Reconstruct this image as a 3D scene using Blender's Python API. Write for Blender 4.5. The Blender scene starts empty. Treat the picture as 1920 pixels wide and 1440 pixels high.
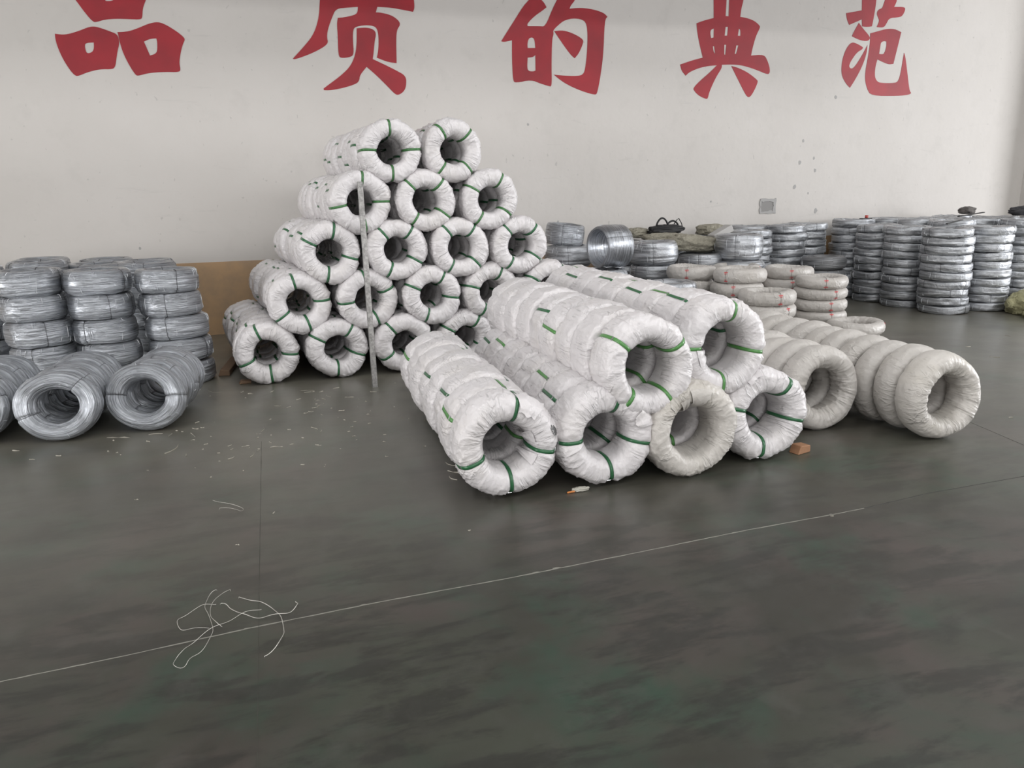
import bpy, math, random
import numpy as np
from mathutils import Matrix, Vector
PI = math.pi
C = bpy.context.scene.collection
rnd = random.Random(7)

# ------------------------------------------------------------------ camera, world, lights, exposure
sc = bpy.context.scene
cam = bpy.data.cameras.new('camera'); cam.sensor_width = 36; cam.lens = 36*1400/1920; cam.clip_end = 200
camo = bpy.data.objects.new('camera', cam); C.objects.link(camo); sc.camera = camo
Rv, Uv, Fv = Vector((0.950906, -0.308743, -0.021336)), Vector((0.094416, 0.223757, 0.970061)), Vector((0.294726, 0.924451, -0.241922))
M = Matrix.Identity(4)
for i in range(3): M[i][0] = Rv[i]; M[i][1] = Uv[i]; M[i][2] = -Fv[i]
M.translation = Vector((0, 0, 1.5)); camo.matrix_world = M
w = bpy.data.worlds.new('world'); sc.world = w; w.use_nodes = True
w.node_tree.nodes['Background'].inputs[0].default_value = (.8, .88, 1, 1); w.node_tree.nodes['Background'].inputs[1].default_value = .3
vs = sc.view_settings; vs.view_transform = 'Standard'; vs.look = 'None'; vs.gamma = 1; vs.use_curve_mapping = False; vs.exposure = 0.12
def area(name, loc, target, sx, sy, power, col=(1, 1, 1)):
    l = bpy.data.lights.new(name, 'AREA'); l.shape = 'RECTANGLE'; l.size = sx; l.size_y = sy; l.energy = power; l.color = col
    o = bpy.data.objects.new(name, l); C.objects.link(o); o.location = loc
    o.rotation_euler = (Vector(target)-Vector(loc)).to_track_quat('-Z', 'Y').to_euler()
    return o
area('daylight_front_window', (3, -8.85, 2.9), (3, 3, 0), 17, 3.0, 560, (1, .985, .97))
area('daylight_right_door', (17.85, 1.0, 2.5), (6, 2.5, 1.0), 7.4, 4.2, 1350, (.98, .985, 1))
area('daylight_left_door', (-11.85, 2.0, 1.75), (0, 4.0, .8), 8, 3.3, 850, (1, .985, .97))
area('daylight_roof_light', (4, 3.5, 7.85), (4, 3.5, 0), 18, 2.6, 360, (1, .99, .98))
area('daylight_roof_light', (4, -3.0, 7.85), (4, -3.0, 0), 18, 2.6, 780, (1, .99, .98))

# ------------------------------------------------------------------ helpers
def tag(o, label=None, cat=None, group=None, kind=None):
    if label: o['label'] = label
    if cat: o['category'] = cat
    if group: o['group'] = group
    if kind: o['kind'] = kind
    return o
def link(name, me, mat=None, parent=None):
    o = bpy.data.objects.new(name, me); C.objects.link(o)
    if mat and me and not me.materials: me.materials.append(mat)
    if parent: o.parent = parent
    return o
def empty(name, loc=(0, 0, 0)):
    o = bpy.data.objects.new(name, None); C.objects.link(o); o.location = loc; o.empty_display_size = .1; return o
def npmesh(name, V, F, uv=None, smooth=True):
    V = np.asarray(V, dtype=np.float32); F = np.asarray(F, dtype=np.int32)
    me = bpy.data.meshes.new(name); k = F.shape[1]
    me.vertices.add(len(V)); me.vertices.foreach_set('co', V.ravel())
    me.loops.add(F.size); me.loops.foreach_set('vertex_index', F.ravel())
    me.polygons.add(len(F)); me.polygons.foreach_set('loop_start', np.arange(0, F.size, k, dtype=np.int32))
    if uv is not None:
        l = me.uv_layers.new(name='UVMap'); l.data.foreach_set('uv', np.asarray(uv, dtype=np.float32).ravel())
    me.update(calc_edges=True); me.validate()
    if smooth: me.polygons.foreach_set('use_smooth', np.ones(len(F), dtype=bool))
    return me
def pymesh(name, V, F, smooth=False):
    me = bpy.data.meshes.new(name); me.from_pydata([tuple(v) for v in V], [], F); me.update()
    if smooth:
        for p in me.polygons: p.use_smooth = True
    return me
def boxdata(x0, x1, y0, y1, z0, z1):
    V = [(x, y, z) for z in (z0, z1) for y in (y0, y1) for x in (x0, x1)]
    return V, [(0, 2, 3, 1), (4, 5, 7, 6), (0, 1, 5, 4), (1, 3, 7, 5), (3, 2, 6, 7), (2, 0, 4, 6)]
def box(name, b, mat, parent=None, bev=0):
    V, F = boxdata(*b); me = pymesh(name, V, F); o = link(name, me, mat, parent)
    if bev:
        m = o.modifiers.new('bevel', 'BEVEL'); m.width = bev; m.segments = 2
    return o
_tab = np.random.RandomState(3).rand(65536)
def vnoise(x, y, z):
    x, y, z = np.broadcast_arrays(x, y, z)
    xi, yi, zi = np.floor(x).astype(np.int64), np.floor(y).astype(np.int64), np.floor(z).astype(np.int64)
    fx, fy, fz = x-xi, y-yi, z-zi
    fx, fy, fz = [f*f*f*(f*(f*6-15)+10) for f in (fx, fy, fz)]
    h = lambda a, b, c: _tab[(a*73856093 ^ b*19349663 ^ c*83492791) & 65535]
    r = 0
    for dx in (0, 1):
        for dy in (0, 1):
            for dz in (0, 1):
                r = r + h(xi+dx, yi+dy, zi+dz)*(fx if dx else 1-fx)*(fy if dy else 1-fy)*(fz if dz else 1-fz)
    return r
def fbm(x, y, z, o=3):
    r, a, t = 0, 1, 0
    for i in range(o):
        r = r + a*vnoise(x*2**i+i*17.3, y*2**i, z*2**i); t += a; a *= .5
    return r/t
def ridge(n, p=3): return (1-np.abs(2*n-1))**p

# ------------------------------------------------------------------ materials
def mat(name, col, rough=.5, metal=0, **kw):
    m = bpy.data.materials.new(name); m.use_nodes = True; b = m.node_tree.nodes['Principled BSDF']
    b.inputs['Base Color'].default_value = (*col, 1); b.inputs['Roughness'].default_value = rough; b.inputs['Metallic'].default_value = metal
    for k, v in kw.items(): b.inputs[k.replace('_', ' ')].default_value = v
    return m
class NT:
    def __init__(s, m): s.t = m.node_tree; s.b = s.t.nodes['Principled BSDF']
    def n(s, ty, **kw):
        n = s.t.nodes.new(ty)
        for k, v in kw.items():
            if k.startswith('_'): setattr(n, k[1:], v)
            else: n.inputs[k].default_value = v
        return n
    def l(s, a, b): s.t.links.new(a, b)
    def coord(s, out='Object', scale=(1, 1, 1), rot=0):
        tc = s.n('ShaderNodeTexCoord'); mp = s.n('ShaderNodeMapping'); mp.inputs['Scale'].default_value = scale; mp.inputs['Rotation'].default_value = (0, 0, rot)
        s.l(tc.outputs[out], mp.inputs[0]); return mp.outputs[0]
    def noise(s, co, scale, detail=4, rough=.55, dist=0):
        n = s.n('ShaderNodeTexNoise', Scale=scale, Detail=detail, Roughness=rough, Distortion=dist); s.l(co, n.inputs['Vector']); return n.outputs['Fac']
    def ramp(s, f, stops):
        r = s.n('ShaderNodeValToRGB'); s.l(f, r.inputs[0]); e = r.color_ramp.elements
        while len(e) < len(stops): e.new(.5)
        for i, (p, c) in enumerate(stops): e[i].position = p; e[i].color = (*c, 1) if len(c) == 3 else c
        return r.outputs[0]
    def mix(s, f, a, b, bt='MIX'):
        m = s.n('ShaderNodeMix', _data_type='RGBA', _blend_type=bt)
        for sock, v in ((m.inputs[0], f), (m.inputs[6], a), (m.inputs[7], b)):
            if hasattr(v, 'links'): s.l(v, sock)
            else: sock.default_value = v if not isinstance(v, tuple) else (*v, 1)
        return m.outputs[2]
    def bump(s, h, strength, dist, prev=None):
        b = s.n('ShaderNodeBump', Strength=strength, Distance=dist); s.l(h, b.inputs['Height'])
        if prev: s.l(prev, b.inputs['Normal'])
        return b.outputs[0]
def g3(v): return (v, v, v)
def fabric(name, col, dirt, rough=.42, spec=.5, fine=.5, dirt_amt=.5, iso=.22, crease=1.0):
    m = mat(name, col, rough); t = NT(m); t.b.inputs['Specular IOR Level'].default_value = spec
    co = t.coord('Object')
    oi = t.n('ShaderNodeObjectInfo')
    va = t.n('ShaderNodeVectorMath', _operation='ADD'); t.l(co, va.inputs[0]); vm = t.n('ShaderNodeVectorMath', _operation='SCALE'); vm.inputs['Scale'].default_value = 7
    cb = t.n('ShaderNodeCombineXYZ'); t.l(oi.outputs['Random'], cb.inputs[0]); t.l(oi.outputs['Random'], cb.inputs[1]); t.l(cb.outputs[0], vm.inputs[0]); t.l(vm.outputs[0], va.inputs[1]); cx = va.outputs[0]
    big = t.noise(cx, 3.2, 3, .6)
    c = t.mix(t.ramp(big, [(.5, g3(0)), (.72, g3(dirt_amt))]), col, dirt)
    c = t.mix(t.ramp(t.noise(cx, 11, 4), [(.35, g3(0)), (.7, g3(.18))]), c, tuple(x*.78 for x in col))
    t.l(c, t.b.inputs['Base Color'])
    wr = t.noise(cx, 22, 4, .6, 1.2); fr = t.noise(cx, 60, 3, .6, 2.0)
    b1 = t.bump(t.ramp(wr, [(.3, g3(0)), (.5, g3(.9)), (.56, g3(.5)), (.8, g3(1))]), .7*iso, .012)
    vo = t.n('ShaderNodeTexVoronoi', Scale=17); vo.feature = 'F1'; dv = t.n('ShaderNodeVectorMath', _operation='ADD'); ds = t.n('ShaderNodeTexNoise', Scale=9, Detail=3); sc2_ = t.n('ShaderNodeVectorMath', _operation='SCALE'); sc2_.inputs['Scale'].default_value = .16
    t.l(cx, ds.inputs['Vector']); t.l(ds.outputs['Color'], sc2_.inputs[0]); t.l(cx, dv.inputs[0]); t.l(sc2_.outputs[0], dv.inputs[1]); t.l(dv.outputs[0], vo.inputs['Vector'])
    b15 = t.bump(vo.outputs['Distance'], .9*iso, .02, b1)
    cr = t.noise(t.coord('UV', (9, 1.0, 1), .35), 1.6, 3, .55, 1.0); cr2 = t.noise(t.coord('UV', (20, 2.2, 1), -.4), 1.7, 2, .55, 1.2)
    mk = t.ramp(t.noise(cx, 5.0, 2), [(.47, g3(0)), (.6, g3(1))]); mk2 = t.ramp(t.noise(cx, 7.5, 2), [(.5, g3(0)), (.62, g3(1))])
    lines = t.ramp(cr, [(.40, g3(0)), (.47, g3(.35)), (.50, g3(1)), (.53, g3(.4)), (.62, g3(0))]); lines2 = t.ramp(cr2, [(.42, g3(0)), (.5, g3(1)), (.56, g3(0))])
    b17 = t.bump(t.mix(mk, g3(.2), lines), .62*crease, .012, b15); b18 = t.bump(t.mix(mk2, g3(.3), lines2), .4*crease, .006, b17)
    b2 = t.bump(fr, .16*fine, .004, b18); t.l(b2, t.b.inputs['Normal'])
    return m
M_white = fabric('woven_white_plastic', (.665, .642, .652), (.48, .44, .38), .34, dirt_amt=.25, fine=.9)
M_cream = fabric('woven_cream_plastic', (.495, .472, .448), (.41, .38, .34), .40, fine=.6, crease=.7, dirt_amt=.35)
M_cream2 = fabric('woven_offwhite_plastic', (.53, .505, .475), (.43, .40, .34), .40, fine=.75)
M_green = mat('green_strap_plastic', (.028, .125, .052), .32)
M_green2 = mat('light_green_strap_plastic', (.085, .25, .070), .32)
M_green3 = mat('mid_green_strap_plastic', (.05, .165, .052), .32)
M_clip = mat('bright_steel', (.75, .76, .78), .25, 1)
M_dark = mat('dark_tie_wire', (.08, .08, .085), .5, .6)
def wire_mat(name, col, rough, coat, strand=1.0, uvs=(3, 34), film=.5):
    m = mat(name, col, rough, .88); t = NT(m)
    uv = t.coord('UV', (uvs[0], uvs[1], 1)); fine = t.coord('UV', (uvs[0]*1.6, uvs[1]*3.2, 1)); oc = t.coord('Object')
    n1 = t.noise(uv, 1.6, 3, .6, .3); n2 = t.noise(fine, 2.2, 2, .6, .1)
    c = t.mix(t.ramp(n1, [(.3, g3(0)), (.62, g3(1))]), tuple(x*.38 for x in col), tuple(min(1, x*1.35) for x in col))
    t.l(c, t.b.inputs['Base Color'])
    b1 = t.bump(n1, .8*strand, .006); b2 = t.bump(n2, .7*strand, .003, b1)
    fl = t.noise(oc, 26, 3, .6, 1.5); b3 = t.bump(fl, .5*film, .006, b2); t.l(b3, t.b.inputs['Normal'])
    t.b.inputs['Coat Weight'].default_value = coat; t.b.inputs['Coat Roughness'].default_value = .10
    t.l(t.bump(t.ramp(fl, [(.35, g3(0)), (.6, g3(1))]), .9*film, .012), t.b.inputs['Coat Normal'])
    return m
M_wire = wire_mat('galvanised_wire', (.42, .44, .475), .28, .5, 1.5, (3, 62), .6)
M_film = wire_mat('galvanised_wire_in_film', (.43, .445, .47), .50, .6, .4, (3, 16), 1.4)
M_wiredark = wire_mat('dull_grey_wire', (.25, .255, .265), .55, .1, .8, (3, 30), .3)

# ------------------------------------------------------------------ coil builder
def angd(u, a): return (u-a+PI) % (2*PI)-PI
class Coil:
    """a wire coil: ring with rounded rectangular section, local axis Z, centred"""
    def __init__(s, Ro, Ri, h, seed, kind='wrap', straps=(), sq=1.0, expo=2.5, amp=1.0, wraps=0):
        s.Ro, s.Ri, s.h, s.seed, s.kind, s.straps, s.sq, s.e, s.amp, s.wraps = Ro, Ri, h, seed, kind, [math.radians(a) for a in straps], sq, expo, amp, wraps
        r = random.Random(seed); s.ph = [r.uniform(0, 6.28) for _ in range(6)]
        s.hm = [r.uniform(.004, .012)*amp, r.uniform(.003, .008)*amp, r.uniform(.002, .006)*amp]
    def surf(s, u, v, off=0.0, fine=True):
        e = 2/s.e; cv, sv = np.cos(v), np.sin(v); a, b = (s.Ro-s.Ri)/2, s.h/2
        cx = np.sign(cv)*np.abs(cv)**e; sy = np.sign(sv)*np.abs(sv)**e
        cu, su = np.cos(u), np.sin(u); q = s.seed*3.71
        d = 0*u
        if s.kind == 'wrap':
            d = d+s.amp*.016*(fbm(cu*1.6+q, su*1.6+cv*.6, sv*.8+q, 2)-.5)
            w1 = .9*(vnoise(cu*2.1+q*2, su*2.1, sv*1.4+cv)-.5); w2 = .9*(vnoise(cu*2.1, su*2.1+q, sv*1.4-cv+9)-.5)
            n1 = vnoise(cu*3.4+.9*sv+q+w1, su*3.4+.7*cv+w2, sv*1.2+cv*.5+q); d1 = .012*(np.abs(2*n1-1)**.8-.4)+.007*ridge(n1, 7)
            n2 = vnoise(cu*7+1.4*sv+q-w2, su*7+1.2*cv+w1, sv*2.0+q*2); d1 = d1+.0075*ridge(n2, 7)
            n3 = vnoise(cu*15-2.2*sv+q+w1*2, su*15+2.0*cv, sv*3.2+q); d1 = d1+.0032*ridge(n3, 4)*(vnoise(cu*4+q, su*4, sv*2+q) > .45)
            n4 = vnoise(cu*9+q+w1, su*9+5*cv, sv*7+q); d1 = d1+.0018*(np.abs(2*n4-1)-.5)
            n5 = vnoise(cu*26+2.2*sv+q+w1*3, su*26+2.0*cv, sv*5+q); d1 = d1+.0006*ridge(n5, 2)
            fade = 1.0
            for k in s.straps:
                dd = angd(u, k)*(s.Ro+s.Ri)/2; fade = fade*(1-np.exp(-(dd/.017)**2))
                d = d-.009*np.exp(-(dd/.02)**2)
                g_ = np.abs(dd); d1 = d1+.0045*np.exp(-((g_-.03)/.035)**2)*np.abs(np.sin(v*5+dd*55*np.sign(dd)+k*7))**2
            d = d+s.amp*d1*fade*(.60+.40*cv)
        elif s.kind == 'smooth':   # smooth on the outside, gathered towards the hole
            inner = .5-.5*cv
            d = d+s.amp*.010*(fbm(cu*1.5+q, su*1.5+cv*.5, sv*.6+q, 2)-.5)
            n2 = vnoise(cu*7+.5*sv+q, su*7+.4*cv, sv*.7+q); d = d+s.amp*.009*ridge(n2, 3)*(.12+.88*inner**1.1)
            n3 = vnoise(cu*16+.9*sv+q, su*16+.8*cv, sv*1.2+q); d = d+s.amp*.004*ridge(n3, 3)*(.1+.9*inner)
            n4 = vnoise(cu*3+q, su*3+2.0*cv, sv*2.4+q); d = d+s.amp*.004*(np.abs(2*n4-1)-.5)
            for k in s.straps: d = d-.006*np.exp(-(angd(u, k)*s.Ro/.012)**2)
        elif s.kind == 'wire':
            d = d+s.amp*.012*(fbm(cu*1.3+q, su*1.3+cv*.6, sv*.9+q, 2)-.5)
            n = vnoise(cv*5.5+.8*cu+q, sv*5.5+.8*su, 0*u+q); d = d+.0055*(n-.5)*1.4
            n = vnoise(cv*12+1.4*cu+q, sv*12-1.2*su, 0*u+q*2); d = d+.003*(n-.5)*1.4
            for k in s.straps: d = d-.006*np.exp(-(angd(u, k)*s.Ro/.012)**2)
        elif s.kind == 'film':
            d = d+s.amp*.011*(fbm(cu*1.8+q, su*1.8+cv*.6, sv*.9+q, 2)-.5)
            n = vnoise(cv*4.5+.8*cu+q, sv*4.5+.8*su, 0*u+q); d = d+.004*(n-.5)*1.4
            n = vnoise(cu*6+.9*sv+q, su*6+.8*cv, sv*1.6+q); d = d+.006*ridge(n, 3)
            n = vnoise(cu*3+q, su*3+cv, sv*1.5+q); d = d+.008*(n-.5)
            for k in s.straps: d = d-.004*np.exp(-(angd(u, k)*s.Ro/.012)**2)
        Rm = (s.Ro+s.Ri)/2
        # local direction of displacement ~ section radial
        L = np.sqrt(cx**2+sy**2)+1e-9; nx, ny = cx/L, sy/L
        warp = 1+s.hm[0]*3*np.cos(2*u+s.ph[0])+s.hm[1]*2.5*np.cos(3*u+s.ph[1])+s.hm[2]*2.5*np.cos(5*u+s.ph[2])
        rr = Rm*(1+(warp-1)*(.6+.4*cv))+a*cx+(d+off)*nx; z = b*sy+(d+off)*ny
        z = z+s.amp*.006*np.sin(2*u+s.ph[3])*(s.kind != 'wire')
        return np.stack([rr*cu, rr*su*s.sq, z], -1)
    def mesh(s, name, nu, nv):
        U, V = np.meshgrid(np.arange(nu)*2*PI/nu, np.arange(nv)*2*PI/nv, indexing='ij')
        P = s.surf(U, V).reshape(-1, 3)
        i, j = np.meshgrid(np.arange(nu), np.arange(nv), indexing='ij'); i2, j2 = (i+1) % nu, (j+1) % nv
        F = np.stack([i*nv+j, i2*nv+j, i2*nv+j2, i*nv+j2], -1).reshape(-1, 4)
        uu = lambda a, b: np.stack([a/nu, b/nv], -1)
        UV = np.stack([uu(i, j), uu(i+1, j), uu(i+1, j+1), uu(i, j+1)], 2).reshape(-1, 2)
        return npmesh(name, P, F, UV)
    def band(s, name, ang, width, off, th, nv=40, tilt=0.0):
        k = math.radians(ang); Rm = (s.Ro+s.Ri)/2; v = np.arange(nv)*2*PI/nv; hw = width/2/Rm
        rows = []
        for sgn, o in ((-1, off), (1, off), (1, off+th), (-1, off+th)):
            P = s.surf(np.full(nv, k)+sgn*hw*np.minimum(1.8, Rm/np.maximum(.05, Rm+(s.Ro-s.Ri)/2*np.cos(v)))+tilt*np.sin(v), v, o, False); rows.append(P)
        P = np.stack(rows, 1).reshape(-1, 3); F = []
        for i in range(nv):
            for j in range(4): F.append((i*4+j, ((i+1) % nv)*4+j, ((i+1) % nv)*4+(j+1) % 4, i*4+(j+1) % 4))
        return npmesh(name, P, F, None, False)
def film_folds(c, seed, n=9):
    """narrow raised folds of the clear film stretched over a coil"""
    r = random.Random(seed); V, F = [], []
    for _ in range(n):
        u0, du = r.uniform(0, 6.28), r.uniform(-.06, .06); v0 = r.uniform(-1.1, .7); L = r.uniform(.3, 1.2); m = 7; wd = r.uniform(.0008, .0022)/c.Ro
        for k in range(m):
            f = k/(m-1); ww = wd*(1-abs(2*f-1)**2)+.0002; uu = np.array([u0+du*f-ww, u0+du*f, u0+du*f+ww]); vv = np.full(3, v0+L*f)
            P = c.surf(uu, vv, .0012, False); P[1] = c.surf(uu[1:2], vv[1:2], .0012+.004*math.sin(PI*f), False)[0]; V.extend(P)
            if k: b = len(V)-6; F += [(b, b+1, b+4, b+3), (b+1, b+2, b+5, b+4)]
    return pymesh('film_folds', V, F)
def coil_matrix(x, y, z, alpha, tilt=0, yaw=0, roll=0):
    """lying coil: local Z faces out of the row towards -direction; alpha = direction of the row in degrees from +Y"""
    a = math.radians(alpha+yaw); Z = Vector((-math.sin(a), -math.cos(a), 0)); Y = Vector((0, 0, 1)); X = Y.cross(Z)
    m = Matrix.Identity(4)
    for i in range(3): m[i][0] = X[i]; m[i][1] = Y[i]; m[i][2] = Z[i]
    m = Matrix.Translation((x, y, z)) @ m @ Matrix.Rotation(math.radians(tilt), 4, 'X') @ Matrix.Rotation(math.radians(roll), 4, 'Z')
    return m
def make_proto(coil, name, mate, res, strapmat=None, sw=.019, th=.0009, clip=False, strap_name='strap', body='woven_wrap', film=0):
    """returns dict of meshes for building copies"""
    d = dict(coil=coil, body=coil.mesh(body, *res), mat=mate, straps=[], bname=body, sname=strap_name, clip=None)
    d['body'].materials.append(mate)
    for a in coil.straps:
        me = coil.band(strap_name, math.degrees(a), sw, .0015, th, 40, rnd.uniform(-.03, .03)); me.materials.append(strapmat); d['straps'].append((math.degrees(a), me))
    if film: d['film'] = film_folds(coil, coil.seed, film); d['film'].materials.append(M_foldfilm)
    return d
M_foldfilm = mat('white_film_fold', (.62, .64, .67), .18)
V0, F0 = boxdata(-.011, .011, -.005, .005, -.0025, .0025)
ME_clip = pymesh('strap_clip', V0, F0); ME_clip.materials.append(M_clip)
def place(proto, name, matrix, label, cat, group, straps=True, clip=False):
    r = empty(name); r.matrix_world = matrix; tag(r, label, cat, group)
    link(proto['bname'], proto['body'], None, r)
    if 'film' in proto and straps: tag(link('film_folds', proto['film'], None, r), kind='stuff')
    if straps:
        for a, me in proto['straps']:
            if straps is not True and rnd.random() > straps: continue
            o = link(proto['sname'], me, None, r)
            if clip:
                c = proto['coil']; u = np.array([math.radians(a)]*2); P = c.surf(u, np.array([.55, .60]), .004, False)
                X = Vector(P[1]-P[0]).normalized(); n = Vector((math.cos(u[0])*.8, math.sin(u[0])*.8, .6)).normalized(); n = (n-X*n.dot(X)).normalized(); Y = n.cross(X)
                mm = Matrix.Identity(4)
                for i in range(3): mm[i][0] = Y[i]; mm[i][1] = X[i]; mm[i][2] = n[i]
                mm.translation = Vector(P[0]); k = link('strap_clip', ME_clip, None, o); k.matrix_local = mm; tag(k, 'small bright steel clip on the strap')
    return r
ORD = ['', 'second', 'third', 'fourth', 'fifth', 'sixth', 'seventh', 'eighth', 'ninth', 'tenth', 'eleventh', 'twelfth', 'thirteenth', 'fourteenth', 'fifteenth', 'sixteenth', 'seventeenth', 'eighteenth', 'nineteenth', 'twentieth']
def ordn(i): return ['first', *ORD[1:]][i]

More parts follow.
